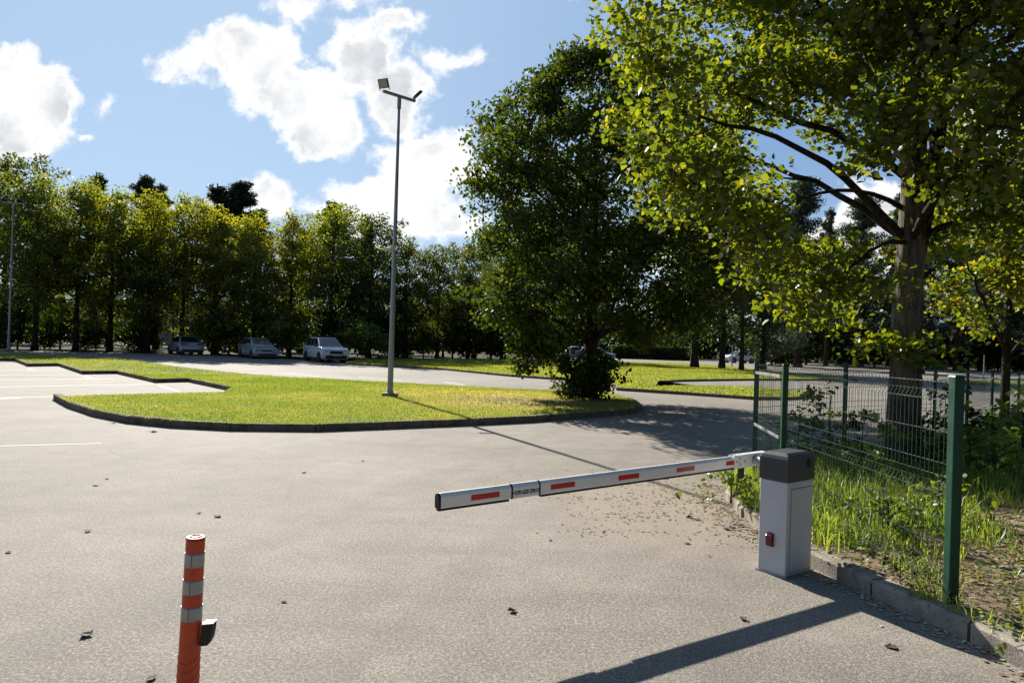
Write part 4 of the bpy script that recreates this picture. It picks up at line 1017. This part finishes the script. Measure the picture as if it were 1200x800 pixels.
# ------------------------------------------------------------------ barrier
def barrier():
    u = Vector((0.80, 0.60, 0)); v = Vector((0.60, -0.80, 0))          # boom axis, and towards the camera side
    Mc = Vector((2.105, 5.13, 0)); DU, DV = 0.36, 0.235
    C0 = Mc - v*DV/2 + u*DU/2
    o = empty('barrier_gate', C0, 0, 'grey car park barrier cabinet with lowered white and red striped boom', 'barrier')
    def P(a, b, z): return u*a + v*b + Vector((0, 0, z))
    hu, hv = DU/2, DV/2
    mb = MB(); mb.hexa([P(-hu,-hv,0), P(-hu,hv,0), P(hu,hv,0), P(hu,-hv,0), P(-hu,-hv,.715), P(-hu,hv,.715), P(hu,hv,.715), P(hu,-hv,.715)])
    body = mb.build('cabinet', M['cab'], o, bevel=.012, seg=3)
    mb = MB(); mb.hexa([P(-hu-.01,-hv-.01,0), P(-hu-.01,hv+.01,0), P(hu+.01,hv+.01,0), P(hu+.01,-hv-.01,0), P(-hu-.01,-hv-.01,.012), P(-hu-.01,hv+.01,.012), P(hu+.01,hv+.01,.012), P(hu+.01,-hv-.01,.012)])
    mb.build('base_plate', M['steel'], o)
    # hood, chamfered along its top
    mb = MB(); e = .006; zt = .93
    prof = [(-hu-e, .715), (-hu-e, zt-.05), (-hu+.05, zt), (hu-.035, zt), (hu+e, zt-.035), (hu+e, .715)]
    mb.prism([(a, z) for a, z in prof], [(v*(-hv-e), u, Vector((0,0,1))), (v*(hv+e-.02), u, Vector((0,0,1)))])
    # sloping front lip
    mb = MB()
    def ring(ins, z): return [P(-hu-e+ins,-hv-e+ins,z), P(-hu-e+ins,hv+e-ins,z), P(hu+e-ins,hv+e-ins,z), P(hu+e-ins,-hv-e+ins,z)]
    rs = [ring(0,.717), ring(0,zt-.045), ring(.012,zt-.018), ring(.045,zt)]
    vsx = [p for rg in rs for p in rg]; fs = [(3,2,1,0), (12,13,14,15)]
    for i in range(3):
        for j in range(4): fs.append((i*4+j, i*4+(j+1)%4, (i+1)*4+(j+1)%4, (i+1)*4+j))
    mb.add(vsx, fs); hood = mb.build('hood', M['cap'], o, bevel=.006)
    # key cover on the hood, facing the right hand side
    mb = MB(); c = P(.10, hv+e, .845)
    mb.tube([c, c+v*.006], .034, 20); lk = mb.build('key_cover', M['black'], hood, bevel=.002)
    mb = MB(); mb.tube([c+v*.006, c+v*.013], .018, 16); mb.bar(c+v*.010+Vector((0,0,-.012)), c+v*.010+Vector((0,0,.012)), .006, .02, v); mb.build('key_slot', M['cap'], lk)
    # door on the u-side face
    mb = MB(); a0, a1 = -hu+.05, hu-.02
    mb.hexa([P(a0,hv,.03), P(a0,hv+.004,.03), P(a1,hv+.004,.03), P(a1,hv,.03), P(a0,hv,.66), P(a0,hv+.004,.66), P(a1,hv+.004,.66), P(a1,hv,.66)])
    dr = mb.build('door', M['cab'], o, bevel=.0015)
    mb = MB(); t = .004
    for (x0, x1, z0, z1) in [(a0-t, a0-.0005, .026, .664), (a1+.0005, a1+t, .026, .664), (a0-t, a1+t, .6605, .6645), (a0-t, a1+t, .0255, .0295)]:
        mb.hexa([P(x0,hv+.0003,z0), P(x0,hv+.0012,z0), P(x1,hv+.0012,z0), P(x1,hv+.0003,z0), P(x0,hv+.0003,z1), P(x0,hv+.0012,z1), P(x1,hv+.0012,z1), P(x1,hv+.0003,z1)])
    mb.build('door_seam', M['cap'], dr)
    # red lamp on the boom-side face
    mb = MB(); b0 = -.012
    mb.hexa([P(-hu-.026,b0-.026,.215), P(-hu-.026,b0+.026,.215), P(-hu,b0+.03,.21), P(-hu,b0-.03,.21), P(-hu-.03,b0-.026,.295), P(-hu-.03,b0+.026,.295), P(-hu,b0+.03,.315), P(-hu,b0-.03,.315)])
    mb.build('red_lamp', M['redlens'], o, bevel=.006)
    # ---- boom: hangs on the far face
    b_root = Vector((2.02, 5.86, .71)); b_tip = Vector((-.43, 4.23, .66))
    d = (b_tip-b_root).normalized(); side = Vector((d.y, -d.x, 0)).normalized()
    if side.y > 0: side = -side                                             # towards the camera
    up = side.cross(d); up = up if up.z > 0 else -up
    L = (b_tip-b_root).length; R0 = b_root - C0
    hB, wB = .098, .05
    def Q(t, s_, h): return R0 + d*t + side*s_ + up*h
    prof = [(-wB/2, .012), (-wB/2, hB-.022), (-wB/2+.016, hB), (wB/2-.016, hB), (wB/2, hB-.022), (wB/2, .012), (wB/2-.006, .004), (-wB/2+.006, .004)]
    def seg(name, t0, t1, mat, infl=0.0, par=o, bv=.003):
        m_ = MB(); pr = [(a*(1+infl), (z-hB/2)*(1+infl*.7)+hB/2) for a, z in prof]
        m_.prism(pr, [(Q(t0,0,0), side, up), (Q(t1,0,0), side, up)]); return m_.build(name, mat, par, bevel=bv)
    # reflective stickers, on the side towards the camera: image columns give the stations
    def station(px, py):
        a, _ = rays(px, py)
        p0, p1 = b_root, b_tip
        t = (a*p0.y - p0.x)/((p1.x-p0.x) - a*(p1.y-p0.y)); return t*L
    S1, S0 = station(597, 581), station(631, 576)
    beam = seg('boom', 0.02, S0, M['boom'])
    tipb = seg('boom_tip', S1, L-.012, M['boom'])
    slv = seg('joint_sleeve', S0+.012, S1-.012, M['boom'], 0.06)
    for t0, t1 in ((S0, S0+.012), (S1-.012, S1)):
        seg('joint_band', t0, t1, M['black'], 0.10)
    seg('end_cap', L-.012, L+.006, M['black'], 0.04)
    for t0, t1, par in ((0.02, S0-.01, beam), (S1+.01, L, tipb)):
        m_ = MB(); m_.prism([(-.014, .0035), (.014, .0035), (.017, -.012), (-.017, -.012)], [(Q(t0,0,0), side, up), (Q(t1,0,0), side, up)]); m_.build('rubber_edge', M['black'], par, bevel=.003)
    for x0, y0, x1, y1 in [(550,586,583,582),(643,575,671,571),(722,564,746,561),(790,555,811,552),(848,548,867,545)]:
        t0, t1 = sorted((station(x0, y0), station(x1, y1)))
        m_ = MB(); s0 = wB/2+.0004
        pts = [Q(t0,s0,.030), Q(t1,s0,.030), Q(t1,s0,.066), Q(t0,s0,.066)]
        m_.add(pts + [p+side*.0012 for p in pts], [(0,1,2,3),(7,6,5,4),(0,4,5,1),(1,5,6,2),(2,6,7,3),(3,7,4,0)])
        m_.build('reflector', M['red'], tipb if x0 < 600 else beam)
    # the phone number on the sleeve
    cu = bpy.data.curves.new('phone_number', 'FONT'); cu.body = '+370 620 29515'; cu.size = 0.037; cu.align_x = 'CENTER'; cu.align_y = 'CENTER'; cu.extrude = .0006; cu.space_character = 0.9; cu.offset = 0.0007
    to = bpy.data.objects.new('phone_number', cu); COL.objects.link(to)
    bpy.context.view_layer.update()
    me = bpy.data.meshes.new_from_object(to.evaluated_get(bpy.context.evaluated_depsgraph_get())); bpy.data.objects.remove(to)
    tx = -d; org = Q((S0+S1)/2, wB/2*1.06+.0016, .040)
    mat4 = Matrix((( tx.x, up.x, side.x, org.x), (tx.y, up.y, side.y, org.y), (tx.z, up.z, side.z, org.z), (0,0,0,1)))
    me.transform(mat4); me.materials.clear(); me.materials.append(M['ink']); link('phone_number', me, slv)
    # bracket, bolts, counter-arm
    m_ = MB()
    def bx(m_, t0, t1, s0, s1, h0, h1):
        m_.hexa([Q(t0,s0,h0), Q(t1,s0,h0), Q(t1,s1,h0), Q(t0,s1,h0), Q(t0,s0,h1), Q(t1,s0,h1), Q(t1,s1,h1), Q(t0,s1,h1)])
    bx(m_, -.28, .16, wB/2+.001, wB/2+.007, -.006, .106)
    bx(m_, -.28, .16, -wB/2-.007, -wB/2-.001, -.006, .106)
    bx(m_, -.28, .13, -wB/2-.001, wB/2+.001, .0985, .106)
    br = m_.build('boom_bracket', M['boom'], o, bevel=.002)
    for t_, h_ in ((.09,.075),(.09,.03),(.13,.052),(.03,.05)):
        m_ = MB(); p = Q(t_, wB/2+.007, h_); m_.tube([p, p+side*.006], .008, 6); m_.build('bolt', M['steel'], br)
    m_ = MB(); bx(m_, .015, .055, -.02, .02, -.10, -.007); m_.build('counter_arm', M['black'], o, bevel=.004)
    # shaft into the cabinet
    m_ = MB(); sh = Q(-.10, wB/2+.007, .05); m_.tube([sh, sh+side*.12], .035, 16); m_.build('drive_shaft', M['steel'], o)
    # loose wire ends on the bracket
    for dx in (.0, .06):
        m_ = MB(); p = Q(.06+dx, 0, .106); m_.tube([p, p+Vector((-.01,.01,.03)), p+Vector((.04,.02,.06)), p+Vector((.08,.03,.07))], .0022, 5); m_.build('wire_end', M['steel'], br)
    return o
barrier()

# ------------------------------------------------------------------ orange delineator post
def delineator():
    px, py = -1.415, 3.08
    o = empty('delineator_post', (px, py, 0), 0, 'orange flexible bollard with three silver reflective bands and black side block', 'bollard')
    o.rotation_euler = (0, math.radians(1.3), 0)
    def rad(z): return 0.0485 - 0.0085*z/0.78
    def ringed(z0, z1, ex=0.0, n=40, step=0.01):
        m_ = MB(); k = max(2, int((z1-z0)/step)+1); zs = [z0+(z1-z0)*i/(k-1) for i in range(k)]
        m_.tube([(0,0,z) for z in zs], [rad(z)+ex for z in zs], n); return m_
    m_ = ringed(0.03, 0.778)
    body = m_.build('body', M['orange'], o, smooth=False)
    for p in body.data.polygons: p.use_smooth = len(p.vertices) == 4
    # spiral ribs on the lower half
    m_ = MB()
    for k in range(6):
        pts = []
        for i in range(40):
            t = i/39; z = 0.06+k*0.04 + 0.06*math.sin(PI*2*t)*0.5; a = 2*PI*t
            r_ = rad(z)+.0006; pts.append((r_*math.cos(a), r_*math.sin(a), z))
        m_.tube(pts, .0014, 6, cap=False)
    m_.build('rib', M['orange'], body, smooth=True)
    top = MB(); top.tube([(0,0,.778),(0,0,.783),(0,0,.785)], [.0415,.0405,.038], 40); tp = top.build('top_cap', M['orange'], o)
    m_ = MB()
    pts = [(.022*math.cos(2*PI*i/32), .022*math.sin(2*PI*i/32), .7855) for i in range(33)]
    m_.tube(pts, .0042, 8, cap=False); m_.build('ring', M['orange'], tp, smooth=True)
    for z0 in (0.655, 0.535, 0.415):
        b = ringed(z0, z0+.062, .0012); bo = b.build('reflective_band', M['band'], o)
        for p in bo.data.polygons: p.use_smooth = len(p.vertices) == 4
        m_ = MB(); a = -1.45; r_ = rad(z0+.03)+.0016
        m_.bar((r_*math.cos(a), r_*math.sin(a), z0+.003), (r_*math.cos(a), r_*math.sin(a), z0+.059), .0022, .0012, (math.cos(a), math.sin(a), 0)); m_.build('seam', M['cap'], bo)
    m_ = MB(); m_.tube([(0,0,0),(0,0,.012),(0,0,.03)], [.105,.105,.055], 40); m_.build('base', M['black'], o, bevel=.003)
    # black block with a chrome top, on the right
    m_ = MB(); x0 = rad(.37)
    prof = [(x0+.004, .302), (x0+.042, .306), (x0+.056, .335), (x0+.062, .375), (x0+.062, .405), (x0+.014, .398)]
    m_.prism(prof, [(Vector((0,-.022,0)), Vector((1,0,0)), Vector((0,0,1))), (Vector((0,.022,0)), Vector((1,0,0)), Vector((0,0,1)))])
    blk = m_.build('side_block', M['black'], o, bevel=.004)
    m_ = MB(); m_.prism([(x0+.012,.3985),(x0+.0625,.4055),(x0+.0625,.4105),(x0+.012,.4035)], [(Vector((0,-.0225,0)), Vector((1,0,0)), Vector((0,0,1))), (Vector((0,.0225,0)), Vector((1,0,0)), Vector((0,0,1)))])
    m_.build('metal_plate', M['chrome'], blk)
    m_ = MB(); m_.box(x0-.004, x0+.010, -.01, .01, .31, .40); m_.build('bracket', M['orange'], o, bevel=.002)
delineator()

# ------------------------------------------------------------------ floodlight poles
def floodlight(parent, p, rz, tilt, first=True):
    e = bpy.data.objects.new('floodlight', None)
    R = Matrix.Translation(p) @ Matrix.Scale(0.74, 4) @ Matrix.Rotation(rz, 4, 'Z') @ Matrix.Rotation(tilt, 4, 'X')
    def put(m_, name, mat, par, bv=0.0):
        me = m_.mesh(name, mat, bv); me.transform(R); return link(name, me, par)
    bpy.data.objects.remove(e)
    m_ = MB(); m_.box(-.2, .2, -.035, .035, .06, .40)
    for i in range(9): m_.box(-.18+i*.045-.004, -.18+i*.045+.004, .035, .075, .09, .37)
    h = put(m_, 'floodlight', M['cap'], parent)
    m_ = MB(); m_.box(-.175, .175, -.042, -.035, .085, .375); put(m_, 'lamp_glass', M['ledglass'], h)
    m_ = MB(); m_.bar((-.21,0,.2), (-.21,0,-.01), .03, .008); m_.bar((.21,0,.2), (.21,0,-.01), .03, .008); m_.bar((-.21,0,-.006), (.21,0,-.006), .03, .008); put(m_, 'lamp_bracket', M['steel'], h)
def lamp(loc, Ht, label, arm, lights, cams):
    o = empty('floodlight_pole', (loc[0], loc[1], loc[2]), 0, label, 'lamp post', 'floodlight poles of the car park')
    z0 = 0
    m_ = MB(); zs = [0, .3, 2, 4, 5.5, 7, Ht-.3, Ht]
    m_.tube([(0,0,z) for z in zs], [.080-.046*z/Ht for z in zs], 20); m_.build('pole', M['steel'], o, smooth=False)
    m_ = MB(); m_.box(-.2,.2,-.2,.2,-.05,.09); m_.build('footing', M['kerb_pale'], o, bevel=.02)
    m_ = MB(); m_.box(-.13,.13,-.13,.13,.09,.105); m_.tube([(0,0,.105),(0,0,.17)], [.1,.09], 16); m_.build('base_flange', M['steel'], o)
    m_ = MB(); m_.box(-.045,.045,-.085,-.06,.9,1.2); m_.build('service_hatch', M['steel'], o, bevel=.004)
    ax = Vector((math.cos(arm), math.sin(arm), 0))
    m_ = MB(); m_.bar(-ax*.52+Vector((0,0,Ht)), ax*.52+Vector((0,0,Ht)), .07, .07); m_.tube([(0,0,Ht-.35),(0,0,Ht-.04)], [.055,.055], 14); m_.build('crossarm', M['steel'], o, bevel=.004)
    for sgn, rz, tilt in lights:
        floodlight(o, Vector(ax*sgn*.47)+Vector((0,0,Ht+.045)), rz, tilt)
    for z, a in cams:
        m_ = MB(); dv = Vector((math.cos(a), math.sin(a), 0)); b = Vector((0,0,z))
        m_.tube([b+dv*.05, b+dv*.14], .03, 10); m_.tube([b+dv*.11+Vector((0,0,-.02)), b+dv*.30+Vector((0,0,-.05))], .04, 12); c = m_.build('camera', M['boom'], o, smooth=False)
        m_ = MB(); m_.tube([b+dv*.30+Vector((0,0,-.05)), b+dv*.305+Vector((0,0,-.051))], .03, 12); m_.build('camera_lens', M['black'], c)
lx, ly = gp(457, 464, LZ)
lamp((lx, ly, LZ), 8.33, 'tall grey floodlight pole with two lamps on the lawn island', math.radians(42), [(-1, math.radians(-22), math.radians(28)), (1, math.radians(115), math.radians(42))], [(4.1, math.radians(195)), (4.1, math.radians(-60))])
lx, ly = gp(10, 412.5)
lamp((lx, ly, LZ-.01), 10.1, 'distant grey lamp pole with flat crossarm at the left edge of the car park', math.radians(8), [(-1, math.radians(170), math.radians(-50)), (1, math.radians(190), math.radians(-50))], [(4.9, math.radians(10))])

# ------------------------------------------------------------------ cars
def make_car(name, label, loc, heading, body_m, L, W, H, kind):
    """x forward, built from a side profile lofted over the width"""
    o = empty(name, (loc[0], loc[1], 0.0), heading, label, 'car')
    hb = H*0.60 if kind == 'suv' else H*0.62            # belt line
    gc = 0.19 if kind == 'suv' else 0.15                # clearance
    hood = H*0.62 if kind == 'suv' else H*0.60
    xs = L/2
    if kind == 'saloon':
        prof = [(-xs, .38), (-xs+.04, .62), (-xs+.10, hb*1.06), (-xs+.75, hb*1.10), (xs-1.45, hb*1.04), (xs-.5, hood*.93), (xs-.08, hood*.80), (xs, .52), (xs-.03, .30), (xs-.2, gc), (-xs+.2, gc), (-xs+.03, .30)]
        cab = dict(rb=-xs+.62, fb=xs-1.30, rt=-xs+1.45, ft=xs-2.1)
    elif kind == 'estate':
        prof = [(-xs, .40), (-xs+.03, .70), (-xs+.08, hb*1.06), (xs-1.30, hb*1.04), (xs-.45, hood*.92), (xs-.07, hood*.78), (xs, .50), (xs-.03, .30), (xs-.2, gc), (-xs+.2, gc), (-xs+.03, .32)]
        cab = dict(rb=-xs+.08, fb=xs-1.05, rt=-xs+.50, ft=xs-2.05)
    else:
        prof = [(-xs, .55), (-xs+.03, .85), (-xs+.12, hb*1.06), (xs-1.25, hb*1.06), (xs-.35, hood*.99), (xs-.06, hood*.86), (xs, .62), (xs-.05, .36), (xs-.25, gc+.02), (-xs+.25, gc+.02), (-xs+.05, .40)]
        cab = dict(rb=-xs+.10, fb=xs-.98, rt=-xs+.75, ft=xs-2.05)
    hw = W/2
    fr = []
    for t, ins in [(-1, .16), (-.96, .07), (-.86, .025), (-.5, 0), (.5, 0), (.86, .025), (.96, .07), (1, .16)]:
        fr.append((t*hw, ins))
    mb = MB(); n = len(prof); cx, cz = 0, hb*.55; V = []
    for yv, ins in fr:
        for (x, z) in prof:
            k = ins
            V.append((x*(1-k*0.35), yv, cz+(z-cz)*(1-k*0.9)))
    F = []
    for i in range(len(fr)-1):
        for j in range(n): F.append((i*n+j, i*n+(j+1)%n, (i+1)*n+(j+1)%n, (i+1)*n+j))
    F.append(tuple(range(n))); F.append(tuple((len(fr)-1)*n+j for j in reversed(range(n))))
    mb.add(V, F); body = mb.build('body', body_m, o, bevel=.03, seg=2, smooth=True)
    # cabin shell
    wb, wt = hw-.06, hw-.29; zb, zt = hb*1.03, H
    c = cab
    def shell(zs, g=0.0):
        (z0, z1) = zs
        return [(c['rb']-g,-wb-g,z0),(c['fb']+g,-wb-g,z0),(c['fb']+g,wb+g,z0),(c['rb']-g,wb+g,z0),(c['rt']-g,-wt-g,z1),(c['ft']+g,-wt-g,z1),(c['ft']+g,wt+g,z1),(c['rt']-g,wt+g,z1)]
    mb = MB(); mb.hexa(shell((zb-.03, zt))); cabin = mb.build('roof', body_m, o, bevel=.085, seg=3, smooth=True)
    S = [Vector(p) for p in shell((zb-.03, zt))]
    def pane(q, u0, u1, v0, v1, nm, off=.012):
        a, b, cc, d = q
        def pt(u_, v_): return (a.lerp(b, u_)).lerp(d.lerp(cc, u_), v_)
        pts = [pt(u0, v0), pt(u1, v0), pt(u1, v1), pt(u0, v1)]
        nn = (pts[1]-pts[0]).cross(pts[3]-pts[0]).normalized(); ctr = sum((p for p in S), Vector())/8
        if nn.dot(pts[0]-ctr) < 0: nn = -nn
        m_ = MB(); A = [p - nn*.02 for p in pts]; B = [p + nn*off for p in pts]
        m_.add(A+B, [(0,1,2,3),(7,6,5,4),(0,4,5,1),(1,5,6,2),(2,6,7,3),(3,7,4,0)]); m_.build(nm, M['glass'], cabin)
    pane((S[1],S[2],S[6],S[5]), .05, .95, .12, .93, 'windscreen')
    pane((S[3],S[0],S[4],S[7]), .07, .93, .14, .88, 'rear_window')
    for q in ((S[0],S[1],S[5],S[4]), (S[2],S[3],S[7],S[6])):
        fl = q[0] is S[2]
        for u0, u1 in ((.07,.36),(.39,.64),(.67,.95)):
            pane(q, 1-u1 if fl else u0, 1-u0 if fl else u1, .14, .88, 'side_window')
    wr = .345 if kind == 'suv' else .315
    for sx in (xs-.88, -xs+.82):
        for sy in (-1, 1):
            m_ = MB(); m_.tube([(sx, sy*(hw-.25), wr),(sx, sy*(hw-.05), wr),(sx, sy*(hw+.012), wr)], [wr+.055, wr+.055, wr+.05], 22); m_.build('wheel_arch', M['black'] if kind == 'suv' else M['cap'], body)
            m_ = MB(); m_.tube([(sx, sy*(hw-.2), wr),(sx, sy*(hw+.005), wr),(sx, sy*(hw+.02), wr)], [wr, wr, wr-.04], 24); w_ = m_.build('wheel', M['tyre'], o)
            m_ = MB(); m_.tube([(sx, sy*(hw+.012), wr),(sx, sy*(hw+.026), wr)], [wr*.66, wr*.6], 18)
            for k in range(5):
                a = 2*PI*k/5; m_.bar((sx, sy*(hw+.03), wr), (sx+math.cos(a)*wr*.58, sy*(hw+.03), wr+math.sin(a)*wr*.58), .06, .012, (0,1,0))
            m_.build('rim', M['rim'], w_)
    hy = hw-.33
    for sy in (-1, 1):
        m_ = MB(); z = hood*.80
        m_.hexa([(xs-.22,sy*hy-.20,z-.07),(xs+.01,sy*hy-.20,z-.07),(xs+.01 if sy < 0 else xs-.05,sy*hy+.20,z-.05),(xs-.25,sy*hy+.20,z-.05),(xs-.25,sy*hy-.20,z+.05),(xs-.03,sy*hy-.20,z+.04),(xs-.05 if sy < 0 else xs-.09,sy*hy+.20,z+.06),(xs-.28,sy*hy+.20,z+.06)])
        m_.build('headlight', M['lens'], body, bevel=.01)
        m_ = MB(); m_.box(-xs-.012, -xs+.15, sy*(hw-.30)-.22, sy*(hw-.30)+.22, hb*.90, hb*1.02); m_.build('tail_light', M['redlens'], body, bevel=.01)
        m_ = MB(); m_.box(cab['fb']-.42, cab['fb']-.26, sy*(hw+.08)-.09, sy*(hw+.08)+.09, zb+.02, zb+.15); m_.build('mirror', M['black'] if kind == 'suv' else body_m, o, bevel=.03)
        for xh in (cab['fb']-1.05, cab['fb']-1.95):
            m_ = MB(); m_.box(xh, xh+.17, sy*hw-.012, sy*hw+.018, hb*.86, hb*.86+.03); m_.build('door_handle', body_m, body)
    m_ = MB()
    if kind == 'suv':
        m_.hexa([(xs-.1,-.52,.60),(xs+.014,-.52,.60),(xs+.014,.52,.60),(xs-.1,.52,.60),(xs-.1,-.38,.80),(xs-.02,-.38,.80),(xs-.02,.38,.80),(xs-.1,.38,.80)])
        m_.box(xs-.15, xs+.008, -.72, .72, .27, .50)
    else:
        m_.box(xs-.15, xs+.012, -.36, .36, hood*.62, hood*.74); m_.box(xs-.15, xs-.0, -.6, .6, .25, .36)
    m_.build('grille', M['black'], body, bevel=.01)
    for xx, z in ((xs+.016, .47 if kind != 'suv' else .52), (-xs-.016, hb*.80)):
        m_ = MB(); m_.box(min(xx, xx-.012), max(xx, xx+.012), -.26, .26, z-.055, z+.055); m_.build('number_plate', M['plate'], body)
    m_ = MB(); m_.box(-xs+.25, xs-.3, -hw-.006, -hw+.05, gc+.03, gc+.13); m_.box(-xs+.25, xs-.3, hw-.05, hw+.006, gc+.03, gc+.13); m_.box(-xs-.01, -xs+.2, -hw+.15, hw-.15, gc+.08, .42)
    m_.build('lower_trim', M['black'] if kind == 'suv' else M['cap'], body)
    if kind != 'saloon':
        m_ = MB()
        for sy in (-1, 1): m_.bar((cab['rt']+.1, sy*(wt-.06), H+.02), (cab['ft']-.1, sy*(wt-.06), H+.02), .03, .03)
        m_.build('roof_rail', M['black'], cabin)
    return o
def car_at(px, py): return gp(px, py)
hd = lambda x, y: math.atan2(y, x)
p = gp(381, 423.6); make_car('parked_car', 'white crossover with black lower trim parked nose out, rightmost of three by the left wood', p, hd(.557, -.83), M['carwhite'], 4.55, 1.85, 1.68, 'suv')
p = gp(302, 419.3); make_car('parked_car', 'silver estate car parked nose out between the grey saloon and white crossover', p, hd(.59, -.81), M['carsilver'], 4.55, 1.76, 1.50, 'estate')
p = gp(217, 414.6); make_car('parked_car', 'grey saloon parked tail out in the shade, leftmost of the parked cars', p, hd(-.62, .78), M['carsilver'], 4.55, 1.8, 1.46, 'saloon')
y_ = 86.0; make_car('parked_car', 'white hatchback beyond the far lawn just left of the island maple trunk', (ground_x(672, y_), y_), hd(-.93, -.36), M['carwhite'], 4.3, 1.8, 1.55, 'estate')
y_ = 84.0; make_car('parked_car', 'blue car beyond the far lawn just right of the island maple trunk', (ground_x(700, y_), y_), hd(.9, -.42), M['carblue'], 4.3, 1.8, 1.52, 'estate')
y_ = 92.0; make_car('parked_car', 'distant white car behind the thin trunks at the far right lawn', (ground_x(866, y_), y_), hd(-.95, -.3), M['carwhite'], 4.5, 1.8, 1.62, 'suv')

# ------------------------------------------------------------------ small far things
def thin_pole(px, y, h, r_, label):
    o = empty('pole', (ground_x(px, y), y, 0), 0, label, 'pole')
    m_ = MB(); m_.tube([(0,0,0),(0,0,h*.5),(0,0,h)], [r_, r_*.9, r_*.75], 10); s = m_.build('shaft', M['steel'], o)
    m_ = MB(); m_.tube([(0,0,0),(0,0,.12)], [r_*2.2, r_*2.0], 12); m_.build('base', M['kerb_pale'], o); return o
thin_pole(858, 66, 5.5, .06, 'thin grey pole on the road edge before the distant white car')
pl = thin_pole(1153, 46, 1.9, .04, 'short thin pale pole beyond the rear fence at the right')
def sign_house():
    o = empty('house', (ground_x(212, 96), 96, 0), 0.25, 'pale building glimpsed between the trunks behind the grey saloon', 'building')
    m_ = MB(); m_.box(-5, 5, -3, 3, 0, 3.2); w_ = m_.build('wall', M['wall'], o)
    m_ = MB(); m_.add([(-5.3,-3.4,3.2),(5.3,-3.4,3.2),(5.3,3.4,3.2),(-5.3,3.4,3.2),(-5.3,0,5.0),(5.3,0,5.0)], [(3,2,1,0),(0,1,5,4),(2,3,4,5),(1,2,5),(3,0,4)]); m_.build('roof', M['roof'], o)
    for x in (-3.6, -1.2, 1.2, 3.6):
        m_ = MB(); m_.box(x-.5, x+.5, -3.05, -2.9, 1.0, 2.4); f_ = m_.build('window', M['boom'], w_)
        m_ = MB(); m_.box(x-.42, x+.42, -3.07, -3.051, 1.08, 2.32); m_.build('pane', M['glass'], f_)
sign_house()

# ------------------------------------------------------------------ fallen leaves on the asphalt
def fallen(px, py, size, curl, seed, label, shape=MAPLE, mat='dryleaf'):
    x, y = gp(px, py); rnd = random.Random(seed)
    m_ = MB(); k = len(shape)
    pts, a = [], rnd.uniform(0, 6.28)
    # curled two-layer blade with midrib
    def P(u_, v_, dz):
        z = 0.004 + curl*size*((u_*1.5)**2 + 0.6*(v_-.5)**2) + 0.02*size*math.sin(9*u_+7*v_)
        return (size*(u_*math.cos(a)-(v_-.5)*math.sin(a)), size*(u_*math.sin(a)+(v_-.5)*math.cos(a)), max(0.003, z)+dz)
    ctr = (0, .45)
    outl = []
    for i in range(k):
        p0, p1 = shape[i], shape[(i+1) % k]
        outl += [tuple(p0), tuple((p0+p1)/2)]
    q = len(outl)
    inner_ = [((u_-ctr[0])*.5+ctr[0], (v_-ctr[1])*.5+ctr[1]) for u_, v_ in outl]
    for dz in (0.0, .0022):
        pts += [P(u_, v_, dz) for u_, v_ in outl] + [P(u_, v_, dz) for u_, v_ in inner_] + [P(*ctr, dz)]
    F = []; o2 = 2*q+1
    for base, rev in ((0, True), (o2, False)):
        for i in range(q):
            j = (i+1) % q
            f1 = (base+i, base+j, base+q+j, base+q+i); f2 = (base+q+i, base+q+j, base+2*q)
            F += [tuple(reversed(f1)), tuple(reversed(f2))] if rev else [f1, f2]
    for i in range(q):
        j = (i+1) % q; F.append((i, j, o2+j, o2+i))
    m_.add(pts, F)
    m_.tube([P(0, 0, .001), P(.03, -.3, .004), P(.08, -.55, .002)], [size*.018, size*.014, size*.012], 5)
    o = m_.build('fallen_leaf', M[mat], None); o.location = (x, y, 0.0)
    tag(o, label, 'leaf', 'fallen leaves on the asphalt')
for i, (px, py, s, c, lab) in enumerate([
    (10, 647, .05, .5, 'small curled dark leaf at the left edge of the asphalt'),
    (103, 623, .05, .7, 'small dark curled leaf on the asphalt left of and above the orange bollard'),
    (101, 744, .062, .8, 'ragged dark leaf on the asphalt left of the orange bollard'),
    (178, 795, .055, .6, 'dark leaf at the foot of the asphalt just left of the orange bollard'),
    (256, 605, .06, .5, 'flat dark leaf above the top of the orange bollard'),
    (234, 601, .035, .4, 'tiny dark leaf just left of the flat dark leaf above the bollard'),
    (333, 705, .038, .5, 'small brown leaf right of the orange bollard'),
    (356, 554, .05, .5, 'small dark leaf on open asphalt below the island kerb'),
    (425, 540, .045, .4, 'small dark leaf straight below the tall floodlight pole'),
    (112, 569, .06, .4, 'flat dark leaf below the left end of the island kerb'),
    (126, 561, .04, .4, 'tiny dark leaf right next to a flat leaf below the island kerb'),
    (601, 716, .05, .9, 'curled pale brown leaf on the asphalt below the boom'),
    (645, 633, .035, .3, 'tiny leaf on asphalt just below the boom sleeve'),
    (870, 725, .045, .9, 'curled brown leaf on asphalt in front of the cabinet'),
    (1043, 758, .06, .3, 'yellow brown leaf in the lower right near the boom shadow'),
    (133, 496, .09, .6, 'dark clod at the foot of the island kerb'),
    (181, 506, .1, .5, 'dark leaf lying close to the island kerb front'),
    (807, 606, .06, .7, 'dark curled leaf under the boom between drifts of litter'),
    (806, 637, .05, .4, 'dark leaf on asphalt left of the red cabinet lamp')]):
    fallen(px, py, s*1.15, c*0.62, 100+i, lab, MAPLE if i % 3 else OVAL)
